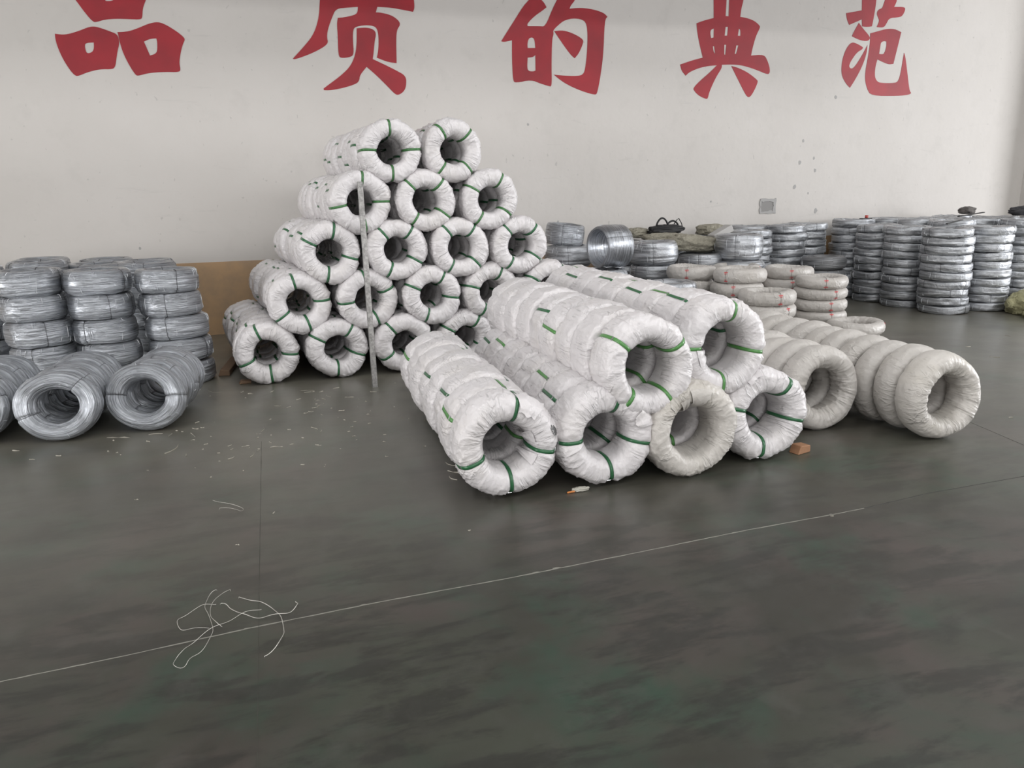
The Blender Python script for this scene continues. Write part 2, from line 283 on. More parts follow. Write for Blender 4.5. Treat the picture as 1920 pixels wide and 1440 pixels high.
# ------------------------------------------------------------------ measured outlines, metres
LETTERS = [('pin',[[(-1.715,3.689),(-1.709,3.728),(-1.568,3.736),(-1.406,3.798),(-1.283,3.845),(-1.105,3.803),(-0.915,3.734),(-0.906,3.695),(-0.944,3.666),(-0.971,3.611),(-1.012,3.528),(-1.025,3.447),(-1.043,3.416),(-1.156,3.416),(-1.289,3.414),(-1.396,3.4),(-1.465,3.375),(-1.504,3.371),(-1.569,3.461),(-1.636,3.576)],[(-1.37,3.682),(-1.302,3.706),(-1.25,3.702),(-1.261,3.622),(-1.292,3.583),(-1.358,3.58)],[(-1.875,3.245),(-1.806,3.238),(-1.741,3.249),(-1.646,3.282),(-1.564,3.318),(-1.51,3.331),(-1.459,3.324),(-1.358,3.29),(-1.286,3.262),(-1.281,3.178),(-1.312,3.095),(-1.334,3.012),(-1.353,2.943),(-1.383,2.915),(-1.503,2.914),(-1.626,2.881),(-1.716,2.84),(-1.749,2.843),(-1.792,2.903),(-1.84,3.01),(-1.869,3.116),(-1.879,3.196)],[(-1.615,3.155),(-1.585,3.169),(-1.525,3.174),(-1.531,3.115),(-1.552,3.08),(-1.593,3.065),(-1.613,3.078)],[(-1.287,3.284),(-1.186,3.293),(-1.087,3.329),(-0.973,3.381),(-0.882,3.403),(-0.81,3.381),(-0.708,3.317),(-0.645,3.264),(-0.631,3.237),(-0.661,3.187),(-0.692,3.102),(-0.718,3.003),(-0.712,2.933),(-0.729,2.904),(-0.869,2.904),(-1.035,2.889),(-1.142,2.856),(-1.168,2.865),(-1.216,2.961),(-1.256,3.07),(-1.277,3.178),(-1.282,3.26)],[(-1.042,3.201),(-0.979,3.231),(-0.917,3.237),(-0.91,3.206),(-0.922,3.109),(-0.95,3.08),(-1.0,3.064)]]),('zhi',[[(0.828,3.705),(0.808,3.552),(0.772,3.436),(0.712,3.319),(0.601,3.2),(0.48,3.08),(0.5,3.071),(0.676,3.135),(0.814,3.203),(0.886,3.258),(0.874,3.316),(0.891,3.403),(0.953,3.54),(1.0,3.623),(1.124,3.64),(1.249,3.654),(1.237,3.582),(1.159,3.554),(1.075,3.536),(1.013,3.528),(0.998,3.466),(0.998,3.33),(0.989,3.135),(1.012,3.101),(1.127,3.116),(1.167,3.151),(1.165,3.298),(1.176,3.415),(1.213,3.446),(1.319,3.466),(1.424,3.461),(1.459,3.417),(1.463,3.309),(1.449,3.19),(1.429,3.12),(1.549,3.078),(1.656,3.067),(1.659,3.117),(1.664,3.277),(1.677,3.426),(1.728,3.488),(1.705,3.536),(1.623,3.587),(1.497,3.608),(1.448,3.606),(1.469,3.665),(1.627,3.665),(1.776,3.647),(1.883,3.633),(1.902,3.673),(1.901,3.761),(1.891,3.79),(1.508,3.788),(1.496,3.931),(1.816,3.989),(1.864,4.068),(1.697,4.115),(0.866,3.969)],[(1.011,3.771),(1.258,3.784),(1.277,3.909),(1.03,3.885)],[(1.218,3.427),(1.317,3.441),(1.401,3.429),(1.44,3.387),(1.412,3.288),(1.394,3.168),(1.379,3.104),(1.504,3.052),(1.651,2.986),(1.763,2.928),(1.757,2.816),(1.725,2.754),(1.657,2.712),(1.614,2.727),(1.532,2.811),(1.41,2.929),(1.303,3.017),(1.219,2.925),(1.208,2.864),(1.169,2.827),(1.019,2.78),(0.871,2.751),(0.798,2.751),(0.793,2.769),(0.876,2.827),(1.008,2.919),(1.12,3.021),(1.181,3.142),(1.206,3.26)]]),('de',[[(3.321,3.835),(3.244,3.759),(3.147,3.622),(3.038,3.473),(2.955,3.356),(2.988,3.347),(3.094,3.372),(3.089,3.141),(3.096,2.909),(3.131,2.882),(3.337,2.925),(3.471,2.879),(3.593,2.851),(3.611,2.878),(3.608,3.115),(3.618,3.402),(3.641,3.466),(3.631,3.508),(3.722,3.585),(3.784,3.626),(3.894,3.656),(4.018,3.651),(4.081,3.612),(4.099,3.495),(4.094,3.281),(4.07,3.085),(4.044,3.008),(3.969,2.984),(3.768,2.984),(3.637,2.993),(3.768,2.903),(3.969,2.82),(4.211,2.758),(4.237,2.792),(4.274,2.959),(4.318,3.245),(4.332,3.655),(4.37,3.695),(4.319,3.739),(4.168,3.774),(3.993,3.782),(3.853,3.763),(3.87,3.801),(3.932,3.867),(3.969,3.993),(3.773,4.003),(3.687,3.854),(3.626,3.748),(3.532,3.546),(3.455,3.546),(3.299,3.54),(3.292,3.566),(3.384,3.653),(3.505,3.731),(3.549,3.764),(3.518,3.814),(3.483,3.843),(3.459,3.883),(3.364,3.888)],[(3.309,3.401),(3.357,3.417),(3.388,3.393),(3.396,3.295),(3.295,3.291),(3.291,3.337)],[(3.293,3.18),(3.365,3.188),(3.395,3.215),(3.395,3.034),(3.363,3.022),(3.302,3.025),(3.284,3.063)],[(3.648,3.498),(3.771,3.514),(3.919,3.477),(4.039,3.418),(4.039,3.375),(3.981,3.255),(3.923,3.193),(3.869,3.23),(3.745,3.375)]]),('dian',[[(5.9,3.97),(5.911,3.752),(5.751,3.711),(5.655,3.676),(5.67,3.572),(5.712,3.421),(5.768,3.26),(5.605,3.22),(5.43,3.164),(5.454,3.087),(5.519,3.028),(5.57,3.073),(5.715,3.129),(5.862,3.159),(5.99,3.171),(5.887,3.081),(5.743,2.973),(5.645,2.884),(5.646,2.849),(5.73,2.78),(5.85,2.738),(5.871,2.756),(5.889,2.836),(5.977,3.014),(6.067,3.139),(6.065,3.179),(6.205,3.187),(6.304,3.186),(6.425,3.175),(6.628,3.128),(6.8,3.075),(6.832,3.098),(6.827,3.16),(6.787,3.248),(6.725,3.331),(6.516,3.31),(6.532,3.399),(6.576,3.557),(6.635,3.664),(6.629,3.69),(6.542,3.746),(6.409,3.778),(6.317,3.784),(6.326,3.89),(6.356,3.993),(6.36,4.145),(5.889,4.119)],[(6.095,4.08),(6.09,3.785),(6.137,3.783),(6.133,4.082)],[(5.872,3.606),(5.92,3.625),(5.921,3.514),(5.883,3.504),(5.866,3.563)],[(6.097,3.65),(6.136,3.655),(6.129,3.545),(6.088,3.543)],[(6.304,3.641),(6.331,3.625),(6.332,3.551),(6.293,3.55)],[(5.914,3.403),(5.935,3.407),(5.955,3.313),(5.928,3.339)],[(6.09,3.43),(6.12,3.432),(6.112,3.306),(6.095,3.309)],[(6.278,3.43),(6.309,3.429),(6.28,3.324),(6.258,3.323)],[(6.213,3.169),(6.305,3.154),(6.474,3.097),(6.636,3.003),(6.649,2.977),(6.6,2.868),(6.539,2.78),(6.495,2.776),(6.447,2.829),(6.349,2.97),(6.253,3.109)]]),('fan',[[(8.289,4.094),(8.3,3.961),(8.034,3.912),(8.055,3.832),(8.103,3.763),(8.313,3.844),(8.328,3.754),(8.413,3.749),(8.498,3.761),(8.505,3.798),(8.525,3.944),(8.537,4.107),(8.524,4.214),(8.277,4.201)],[(8.688,4.115),(8.67,4.06),(8.652,4.005),(8.581,3.983),(8.563,3.928),(8.593,3.884),(8.623,3.84),(8.584,3.756),(8.708,3.752),(8.751,3.809),(8.791,3.884),(8.963,3.901),(9.023,3.922),(9.067,4.007),(9.045,4.043),(8.859,4.033),(8.889,4.089),(8.897,4.126),(8.9,4.199),(8.716,4.189)],[(8.267,3.797),(8.343,3.728),(8.482,3.624),(8.479,3.587),(8.435,3.563),(8.312,3.571),(8.166,3.617),(8.191,3.676)],[(8.165,3.544),(8.269,3.524),(8.371,3.482),(8.369,3.454),(8.281,3.414),(8.195,3.31),(8.155,3.235),(8.171,3.198),(8.22,3.19),(8.276,3.238),(8.381,3.39),(8.448,3.512),(8.45,3.429),(8.416,3.298),(8.357,3.166),(8.264,3.014),(8.204,2.934),(8.133,2.983),(8.049,3.084),(8.026,3.194),(8.036,3.323),(8.083,3.453)],[(8.481,3.669),(8.615,3.702),(8.759,3.74),(8.908,3.746),(9.031,3.707),(9.005,3.579),(8.974,3.428),(8.943,3.277),(8.869,3.265),(8.765,3.29),(8.648,3.328),(8.622,3.23),(8.625,3.098),(8.671,3.033),(8.749,3.01),(9.002,3.016),(9.062,3.042),(9.092,3.148),(9.105,3.301),(9.118,3.433),(9.143,3.396),(9.212,3.17),(9.284,2.922),(9.323,2.884),(9.293,2.86),(9.076,2.837),(8.594,2.832),(8.509,2.925),(8.456,3.056),(8.454,3.188),(8.481,3.375),(8.492,3.56)],[(8.682,3.558),(8.742,3.578),(8.78,3.571),(8.789,3.497),(8.762,3.412),(8.727,3.398),(8.669,3.403),(8.678,3.493)]])]
WIRES = [[(-0.319,2.933),(-0.343,2.91),(-0.356,2.861),(-0.357,2.802),(-0.336,2.736),(-0.32,2.667),(-0.315,2.612),(-0.325,2.557),(-0.344,2.514),(-0.37,2.482),(-0.383,2.454),(-0.392,2.432),(-0.414,2.429),(-0.427,2.437),(-0.433,2.465),(-0.426,2.499),(-0.408,2.517),(-0.394,2.553),(-0.371,2.588),(-0.337,2.623),(-0.301,2.66),(-0.26,2.684),(-0.221,2.707),(-0.182,2.721),(-0.15,2.726)],[(-0.268,2.915),(-0.29,2.922),(-0.312,2.872),(-0.333,2.818),(-0.337,2.777),(-0.327,2.717),(-0.31,2.679),(-0.287,2.651)],[(-0.317,2.826),(-0.35,2.829),(-0.38,2.814),(-0.421,2.783),(-0.443,2.755),(-0.446,2.72),(-0.433,2.685),(-0.411,2.665),(-0.373,2.657),(-0.331,2.656)],[(-0.301,2.815),(-0.276,2.798),(-0.265,2.777),(-0.221,2.711),(-0.201,2.687),(-0.17,2.668),(-0.134,2.659),(-0.094,2.655),(-0.058,2.661),(-0.034,2.675),(-0.018,2.699),(-0.016,2.724),(-0.025,2.738)],[(-0.235,2.839),(-0.195,2.818),(-0.166,2.788),(-0.134,2.746),(-0.11,2.722),(-0.09,2.671),(-0.077,2.618),(-0.073,2.562),(-0.072,2.524),(-0.083,2.476),(-0.106,2.435),(-0.14,2.4)],[(-0.394,3.948),(-0.339,3.878),(-0.28,3.816),(-0.237,3.779),(-0.239,3.738),(-0.25,3.716),(-0.268,3.772),(-0.302,3.804),(-0.355,3.8)]]
JOINT = [(-0.965, 2.558), (-0.588, 2.578), (-0.169, 2.612), (0.301, 2.63), (0.822, 2.634), (1.412, 2.656), (1.967, 2.681), (2.444, 2.684), (2.639, 2.691)]
SCRAPS = [(-1.141, 5.379, -0.99, 5.319), (-0.879, 5.342, -0.792, 5.336), (-0.745, 5.24, -0.73, 5.304), (-0.726, 4.863, -0.666, 5.034), (-0.609, 5.265, -0.573, 5.163), (-0.611, 5.392, -0.567, 5.353), (-0.673, 5.329, -0.66, 5.324), (-0.714, 5.368, -0.7, 5.363), (-0.556, 5.382, -0.532, 5.373), (-0.478, 5.141, -0.468, 5.137), (-0.602, 5.508, -0.576, 5.539), (-0.595, 5.103, -0.569, 5.093), (-0.507, 4.968, -0.483, 4.974), (-0.51, 4.873, -0.501, 4.869), (-0.359, 4.875, -0.334, 4.899), (-0.339, 4.791, -0.324, 4.815), (-0.274, 4.826, -0.226, 4.837), (-0.101, 4.746, -0.024, 4.73), (-0.22, 4.593, -0.197, 4.681), (-0.347, 4.606, -0.312, 4.649), (-0.398, 4.594, -0.385, 4.589), (-0.414, 4.754, -0.398, 4.748), (-0.179, 4.693, -0.164, 4.738), (-0.156, 5.124, -0.139, 5.228), (0.016, 5.104, 0.038, 5.095), (0.171, 5.1, 0.21, 5.025), (0.098, 4.89, 0.112, 4.864), (0.175, 4.694, 0.209, 4.669), (0.222, 4.961, 0.233, 5.005), (-0.063, 5.782, -0.012, 5.762), (0.025, 5.686, 0.058, 5.709), (0.103, 5.897, 0.143, 5.924), (0.247, 5.82, 0.25, 5.875), (0.297, 5.855, 0.32, 5.79), (0.238, 5.705, 0.254, 5.698), (0.234, 5.58, 0.273, 5.677), (0.175, 5.513, 0.211, 5.498), (0.14, 5.478, 0.169, 5.486), (0.258, 5.421, 0.272, 5.374), (0.338, 5.952, 0.367, 5.887), (-0.091, 6.225, -0.058, 6.33), (-0.318, 6.328, -0.297, 6.355), (-0.571, 6.484, -0.468, 6.401), (0.153, 6.182, 0.254, 6.156), (0.291, 6.071, 0.328, 6.097), (-0.873, 5.188, -0.848, 5.151), (-1.089, 5.292, -1.079, 5.287), (-1.079, 5.054, -1.07, 5.051), (-1.023, 5.008, -1.011, 5.003), (-0.99, 4.944, -0.983, 4.941), (-0.794, 4.586, -0.78, 4.573), (-0.79, 4.112, -0.769, 4.104), (-0.099, 3.656, -0.089, 3.679), (-0.255, 4.367, -0.248, 4.364), (-0.525, 4.515, -0.52, 4.513), (-0.592, 4.764, -0.596, 4.812), (-0.407, 4.761, -0.399, 4.758), (-0.26, 6.253, -0.215, 6.234), (-0.556, 6.296, -0.545, 6.292), (0.428, 7.037, 0.494, 7.008), (0.683, 5.925, 0.732, 5.905), (0.996, 5.888, 1.016, 5.879), (0.175, 6.122, 0.259, 6.119), (0.407, 6.153, 0.46, 6.171), (0.474, 5.833, 0.538, 5.806), (0.88, 4.077, 0.92, 3.995), (0.857, 3.93, 0.91, 3.874), (0.846, 3.839, 0.874, 3.77), (-0.264, 3.352, -0.246, 3.345), (0.207, 5.61, 0.245, 5.594), (0.766, 3.126, 0.777, 3.122), (6.169, 5.006, 6.218, 4.94), (6.373, 5.438, 6.417, 5.418), (4.618, 3.548, 4.643, 3.538), (7.219, 5.716, 7.22, 5.646), (2.425, 2.672, 2.438, 2.666), (-1.373, 5.077, -1.341, 5.065), (-1.671, 5.304, -1.625, 5.285), (-1.514, 5.059, -1.482, 5.047), (0.386, 5.451, 0.432, 5.448)]
CHIPS = [(7.462, 2.204, 0.029), (7.43, 1.91, 0.043), (7.672, 1.967, 0.029), (7.704, 1.795, 0.036), (7.369, 1.566, 0.043), (7.612, 1.473, 0.021), (7.767, 1.222, 0.05), (3.681, 1.172, 0.029), (5.986, 1.389, 0.021), (7.971, 2.804, 0.036), (-1.362, 1.041, 0.021), (3.285, 2.397, 0.021)]

# ------------------------------------------------------------------ the hall
WY = 9.40
M_wall = mat('painted_plaster', (.54, .52, .50), .75); t = NT(M_wall); co = t.coord('Object')
n = t.noise(co, .6, 5, .6); n2 = t.noise(co, 3.0, 6, .65)
c = t.mix(t.ramp(n, [(.35, g3(0)), (.7, g3(1))]), (.575, .55, .527), (.535, .51, .485))
c = t.mix(t.ramp(n2, [(.55, g3(0)), (.75, g3(.25))]), c, (.42, .405, .385))
cs = t.coord('Object', (1.2, 1, 9)); c = t.mix(t.ramp(t.noise(cs, 1.3, 6, .7, .6), [(.62, g3(0)), (.70, g3(.3))]), c, (.43, .415, .40))
cd = t.coord('Object', (9, 9, 6)); c = t.mix(t.ramp(t.noise(cd, 2.4, 2, .5, .5), [(.70, g3(0)), (.75, g3(.45))]), c, (.33, .32, .31))
t.l(c, t.b.inputs['Base Color']); b1 = t.bump(n, .5, .05); t.l(t.bump(t.noise(co, 5, 3), .25, .02, b1), t.b.inputs['Normal'])
M_floor = mat('worn_green_epoxy', (.09, .09, .08), .42, Specular_IOR_Level=.5, Coat_Weight=.38, Coat_Roughness=.34); t = NT(M_floor); co = t.coord('Object')
a = t.noise(co, .55, 5, .6, .4); b = t.noise(co, 1.7, 6, .62, .3); st = t.noise(t.coord('Object', (.9, 3.2, 1)), 2.2, 6, .72, .25)
c = t.mix(t.ramp(a, [(.42, g3(0)), (.56, g3(1))]), (.024, .0225, .0165), (.036, .040, .028))
c = t.mix(t.ramp(b, [(.49, g3(0)), (.64, g3(.8))]), c, (.018, .045, .028))
c = t.mix(t.ramp(t.noise(co, 1.1, 5, .6, .5), [(.49, g3(0)), (.62, g3(.75))]), c, (.054, .040, .036))
c = t.mix(t.ramp(st, [(.48, g3(0)), (.58, g3(.75))]), c, (.012, .012, .009))
c = t.mix(t.ramp(t.noise(co, 4.2, 6, .7, .3), [(.54, g3(0)), (.70, g3(.28))]), c, (.075, .075, .068))
c = t.mix(t.ramp(t.noise(co, 9, 5, .7), [(.3, g3(.25)), (.6, g3(0))]), c, (.045, .045, .04))
t.l(c, t.b.inputs['Base Color'])
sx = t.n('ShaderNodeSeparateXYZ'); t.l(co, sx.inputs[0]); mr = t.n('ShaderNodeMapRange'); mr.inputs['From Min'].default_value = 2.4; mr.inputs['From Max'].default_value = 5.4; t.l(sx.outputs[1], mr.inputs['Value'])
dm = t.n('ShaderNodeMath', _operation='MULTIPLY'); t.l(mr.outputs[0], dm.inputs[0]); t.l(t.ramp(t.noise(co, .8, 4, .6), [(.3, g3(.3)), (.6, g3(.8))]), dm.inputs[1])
c = t.mix(dm.outputs[0], c, (.175, .166, .136))   # paler tone, growing patchily from the joint towards the back wall
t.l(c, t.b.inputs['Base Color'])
rg = t.n('ShaderNodeMapRange'); rg.inputs['To Min'].default_value = .27; rg.inputs['To Max'].default_value = .50; t.l(t.noise(co, 2.3, 5, .65), rg.inputs['Value']); t.l(rg.outputs[0], t.b.inputs['Roughness'])
t.l(t.bump(t.noise(co, 3, 4), .12, .01), t.b.inputs['Normal'])
M_ceil = mat('corrugated_roof_paint', (.20, .21, .21), .7)
M_band = mat('tan_dado_paint', (.47, .33, .20), .6); t = NT(M_band); co = t.coord('Object')
t.l(t.mix(t.ramp(t.noise(co, 2.5, 5, .65), [(.35, g3(0)), (.7, g3(1))]), (.46, .30, .165), (.30, .22, .15)), t.b.inputs['Base Color'])
M_red = mat('red_wall_paint', (.46, .014, .028), .55); t = NT(M_red); co = t.coord('Object')
t.l(t.mix(t.ramp(t.noise(co, 2.2, 4), [(.35, g3(0)), (.7, g3(1))]), (.33, .012, .022), (.24, .012, .020)), t.b.inputs['Base Color'])
M_joint = mat('pale_joint_filler', (.20, .195, .17), .8); M_jdark = mat('dark_floor_cut', (.028, .028, .024), .7); M_jfaint = mat('faint_floor_cut', (.038, .038, .03), .5)
M_frame = mat('white_window_frame', (.6, .6, .6), .5); M_plaster = mat('bare_cement', (.25, .245, .24), .9); M_chip = mat('chipped_plaster', (.36, .355, .35), .9)
def struct(name, b, m, parent=None): return tag(box(name, b, m, parent), kind='structure' if not parent else None)
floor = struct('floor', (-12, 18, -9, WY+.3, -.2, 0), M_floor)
wallb = struct('wall_back', (-12.3, 18.3, WY, WY+.3, 0, 8), M_wall)
struct('ceiling', (-12.3, 18.3, -9.3, WY+.3, 8, 8.2), M_ceil)
def wall_with_hole(name, axis, pos, th, lo, hi, h0, h1, z0, z1):
    o = None; V, F = [], []
    for (a, b_, c_, d_) in ((lo, h0, 0, 8), (h1, hi, 0, 8), (h0, h1, 0, z0), (h0, h1, z1, 8)):
        if b_-a < .01 or d_-c_ < .01: continue
        bb = (a, b_, pos, pos+th, c_, d_) if axis == 'x' else (pos, pos+th, a, b_, c_, d_)
        v, f = boxdata(*bb); k = len(V); V += v; F += [tuple(i+k for i in q) for q in f]
    return tag(link(name, pymesh(name, V, F), M_wall), kind='structure')
wall_with_hole('wall_front', 'x', -9.3, .3, -12, 18, -5.6, 11.6, 1.0, 4.4)
wall_with_hole('wall_left', 'y', -12.3, .3, -9, WY, -2.1, 6.1, 0, 3.5)
wall_with_hole('wall_right', 'y', 18, .3, -9, WY, -2.8, 4.8, .3, 4.7)
def window(name, axis, pos, a0, a1, z0, z1, nm):
    r = tag(empty(name), kind='structure')
    def bar(a, b_, c_, d_): return box('window_frame', (a, b_, pos-.04, pos+.04, c_, d_) if axis == 'x' else (pos-.04, pos+.04, a, b_, c_, d_), M_frame, r)
    bar(a0, a1, z0, z0+.08); bar(a0, a1, z1-.08, z1)
    for i in range(nm+1): x = a0+(a1-a0-.08)*i/nm; bar(x, x+.08, z0+.08, z1-.08)
window('window_1', 'x', -9.1, -5.6, 11.6, 1.0, 4.4, 8); window('door_2', 'y', -12.15, -2.1, 6.1, 0, 3.5, 2); window('door_1', 'y', 18.15, -2.8, 4.8, .3, 4.7, 2)
tag(struct('shade_girder', (-12, 8.6, 7.95, 8.9, 4.12, 4.8), M_ceil), 'added unseen grey girder that shades the top of the back wall')  # made-up girder out of view, added to block roof light from the upper wall
tag(struct('trim_1', (11.78, 12.5, WY-.5, WY-.001, 0, 8), M_wall), 'pale painted pilaster standing out at the right end of the back wall')
tag(box('painted_band', (-12, 11.77, WY-.004, WY-.0005, 0, .85), M_band, wallb), 'tan painted band along the foot of the wall')
LAB = ['first red painted character from the left, built of three boxes', 'second red painted character from the left, with two spreading legs', 'middle red painted character with a slanted dot', 'fourth red painted character with small slots and two feet', 'rightmost red painted character with a curled hook']
def poly_obj(name, loops, mat_, parent, y, ext=.0015, smooth_pts=True):
    cu = bpy.data.curves.new(name, 'CURVE'); cu.dimensions = '2D'; cu.fill_mode = 'BOTH'; cu.extrude = ext
    for lp in loops:
        s = cu.splines.new('POLY'); s.use_cyclic_u = True; s.points.add(len(lp)-1)
        for i, p in enumerate(lp): s.points[i].co = (p[0], p[1], 0, 1)
    o = bpy.data.objects.new(name, cu); C.objects.link(o)
    me = bpy.data.meshes.new_from_object(o); C.objects.unlink(o); bpy.data.objects.remove(o); me.name = name
    o = link(name, me, mat_, parent); o.rotation_euler = (PI/2, 0, 0); o.location = (0, y, 0); return o
def soften(lp, it=2, minang=38):
    """round the gentle corners of a traced outline, keep the sharp tips"""
    for _ in range(it):
        out = []; n = len(lp)
        for i in range(n):
            p0, p1, p2 = lp[i-1], lp[i], lp[(i+1) % n]
            a = math.atan2(p1[1]-p0[1], p1[0]-p0[0]); b = math.atan2(p2[1]-p1[1], p2[0]-p1[0]); d = abs((b-a+PI) % (2*PI)-PI)
            if d > math.radians(minang*1.8): out.append(p1)
            else: out += [(p1[0]*.75+p0[0]*.25, p1[1]*.75+p0[1]*.25), (p1[0]*.75+p2[0]*.25, p1[1]*.75+p2[1]*.25)]
        lp = out
    return lp
for (nm, loops), lab in zip(LETTERS, LAB):
    tag(poly_obj('painted_character', [soften(l) for l in loops], M_red, wallb, WY-.002), lab)
for x, z, r in CHIPS:
    k = rnd.randint(6, 9); lp = [(x+r*rnd.uniform(.45, .75)*math.cos(i*2*PI/k), z+r*rnd.uniform(.5, 1.1)*math.sin(i*2*PI/k)) for i in range(k)]
    poly_obj('plaster_chip', [lp], M_chip, wallb, WY-.0012, .001)
# broken patch where a fitting was torn out: cement bed with a raised ragged rim
def ragged(x0, x1, z0, z1, j, n=7):
    out = []
    for (a, b) in (((x0, z0), (x1, z0)), ((x1, z0), (x1, z1)), ((x1, z1), (x0, z1)), ((x0, z1), (x0, z0))):
        for i in range(n): f = i/n; out.append((a[0]+(b[0]-a[0])*f+rnd.uniform(-j, j), a[1]+(b[1]-a[1])*f+rnd.uniform(-j, j)))
    return out
o = poly_obj('broken_plaster_patch', [ragged(6.80, 7.05, 1.22, 1.40, .008)], M_plaster, wallb, WY-.0022, .002); tag(o, 'small square of bare grey cement broken into the wall')
poly_obj('plaster_rim', [ragged(6.79, 7.06, 1.20, 1.41, .010), ragged(6.815, 7.02, 1.235, 1.365, .010)], M_chip, wallb, WY-.005, .006)
def strip_mesh(name, pts, wdt, jag, mat_, parent, z=.0008, sub=14):
    L, Rr = [], []; P = []
    for a, b in zip(pts[:-1], pts[1:]):
        for i in range(sub): f = i/sub; P.append((a[0]+(b[0]-a[0])*f, a[1]+(b[1]-a[1])*f))
    P.append(pts[-1]); V, F = [], []
    for i, p in enumerate(P):
        q = P[min(i+1, len(P)-1)]; o_ = P[max(i-1, 0)]; d = Vector((q[0]-o_[0], q[1]-o_[1])).normalized(); nrm = (-d.y, d.x)
        w1, w2 = wdt*rnd.uniform(1-jag, 1+jag)/2, wdt*rnd.uniform(1-jag, 1+jag)/2
        for s_, zz in ((w1, .0001), (w1*.6, z), (-w2*.6, z), (-w2, .0001)): V.append((p[0]+nrm[0]*s_, p[1]+nrm[1]*s_, zz))
        if i:
            k = i*4
            for j in range(3): F.append((k-4+j, k-3+j, k+1+j, k+j))
    return link(name, pymesh(name, V, F), mat_, parent)
tag(strip_mesh('floor_joint', [(-5, 2.30)]+JOINT, .0062, .5, M_joint, floor), 'pale filled joint running across the floor')
tag(strip_mesh('floor_joint', [JOINT[-1], (3.072, 2.727), (3.726, 2.73), (9, 2.8)], .006, .5, M_jdark, floor), 'dark unfilled end of the floor joint')
strip_mesh('floor_joint', [(-.163, .5), (-.16, 2.128), (-.159, 2.916), (-.153, 4.9)], .0022, .8, M_jfaint, floor)
strip_mesh('floor_joint', [(4.32, 3.65), (4.25, 3.35), (4.19, 3.1)], .003, .7, M_jdark, floor)
for (x, y, r) in ((.93, 2.64, .014), (1.02, 2.645, .02), (.6, 2.63, .010), (-.2, 2.61, .012), (.22, 2.63, .010), (1.9, 2.68, .008), (2.44, 2.69, .008)):
    k = 8; V = [(x+r*1.6*rnd.uniform(.5, 1)*math.cos(i*2*PI/k), y+r*.5*rnd.uniform(.5, 1)*math.sin(i*2*PI/k), .001) for i in range(k)]+[(x, y, .002)]
    link('joint_crumb', pymesh('joint_crumb', V, [(i, (i+1) % k, k) for i in range(k)]), M_joint, floor)

# ------------------------------------------------------------------ wrapped coils with green straps
CW = dict(Ro=.262, Ri=.112, h=.24, expo=3.0)
def wproto(seed, straps, res=(120, 44), mate=None, sm=None, **kw):
    p = dict(CW); p.update(kw); return make_proto(Coil(seed=seed, straps=straps, **p), 'c', mate or M_white, res, sm or M_green)
shared = [wproto(20+i, s, (120, 44), expo=3.4, h=.244) for i, s in enumerate([(80, 170, 262, 350), (100, 205, 285, 10), (60, 140, 240, 330), (120, 200, 300, 30), (95, 150, 270, 345)])]
shared_hi = [wproto(40+i, s, (190, 64), expo=4.6, h=.266, sm=(M_green2 if i % 2 else M_green)) for i, s in enumerate([(140, 50, 235, 320), (128, 20, 210, 300), (112, 195, 285, 15), (152, 70, 250, 340), (135, 40, 225, 310), (95, 180, 270, 0)])]
TIER = ['bottom', 'second', 'third', 'fourth', 'top']
def rown(k, n): return 'leftmost' if k == 0 else 'rightmost' if k == n-1 else ordn(k)+'-from-left'
PYR = [  # height, front strap angles of each row from the left
 (.262, [(-.08, (110, 200, 275, 355)), (.50, (55, 150, 265, 340)), (1.09, (130, 210, 290, 20)), (1.66, (60, 150, 240, 330)), (2.23, (70, 160, 250, 340)), (2.80, (60, 150, 240, 330))]),
 (.672, [(.22, (103, 215, 285, 5)), (.79, (100, 185, 290, 25)), (1.36, (60, 155, 250, 352)), (1.91, (65, 165, 240, 330)), (2.48, (60, 150, 240, 330))]),
 (1.082, [(.50, (80, 150, 260, 345)), (1.07, (55, 130, 245, 330)), (1.63, (55, 130, 240, 315)), (2.19, (50, 130, 235, 325))]),
 (1.492, [(.78, (85, 190, 275, 0)), (1.34, (50, 135, 235, 325)), (1.92, (60, 150, 235, 320))]),
 (1.905, [(1.06, (93, 180, 270, 2)), (1.60, (48, 125, 232, 312))])]
fs = 100
for ti, (z, rows) in enumerate(PYR):
    nrow = len(rows)
    for k, (x, sa) in enumerate(rows):
        fs += 1; front = wproto(fs, sa, (180, 60), expo=2.6, sm=M_green3 if ti >= 3 else M_green)
        edge = k == 0 or k == nrow-1 or ti == 4
        nn = 10 if (k and ti < 4) else 8
        for i in range(nn):
            y = 6.61+i*.24; al = -4; xx = x+math.sin(math.radians(al))*(y-6.6)
            jx, jz = (rnd.uniform(-.009, .009), rnd.uniform(-.005, .006)) if i else (0, 0)
            if k == 0: xx -= .006*(i > 4)*i
            m = coil_matrix(xx+jx, y+rnd.uniform(-.02, .02)*(i == 0), z+(jz if ti else abs(jz)*.5), al, rnd.uniform(-2, 2), rnd.uniform(-2, 2), 0 if i == 0 else rnd.uniform(-30, 30) )
            p = front if i == 0 else shared[rnd.randrange(5)]
            pos = 'at the front' if i == 0 else 'last at the back' if i == nn-1 else f'{ordn(i)} from front'
            place(p, 'wrapped_coil', m, f'white strapped coil, {pos}, in {rown(k, nrow)} row of {TIER[ti]} tier, tall wall pile', 'wire coil', 'white wrapped coils in the tall pile by the wall', straps=edge or i < 2, clip=False)
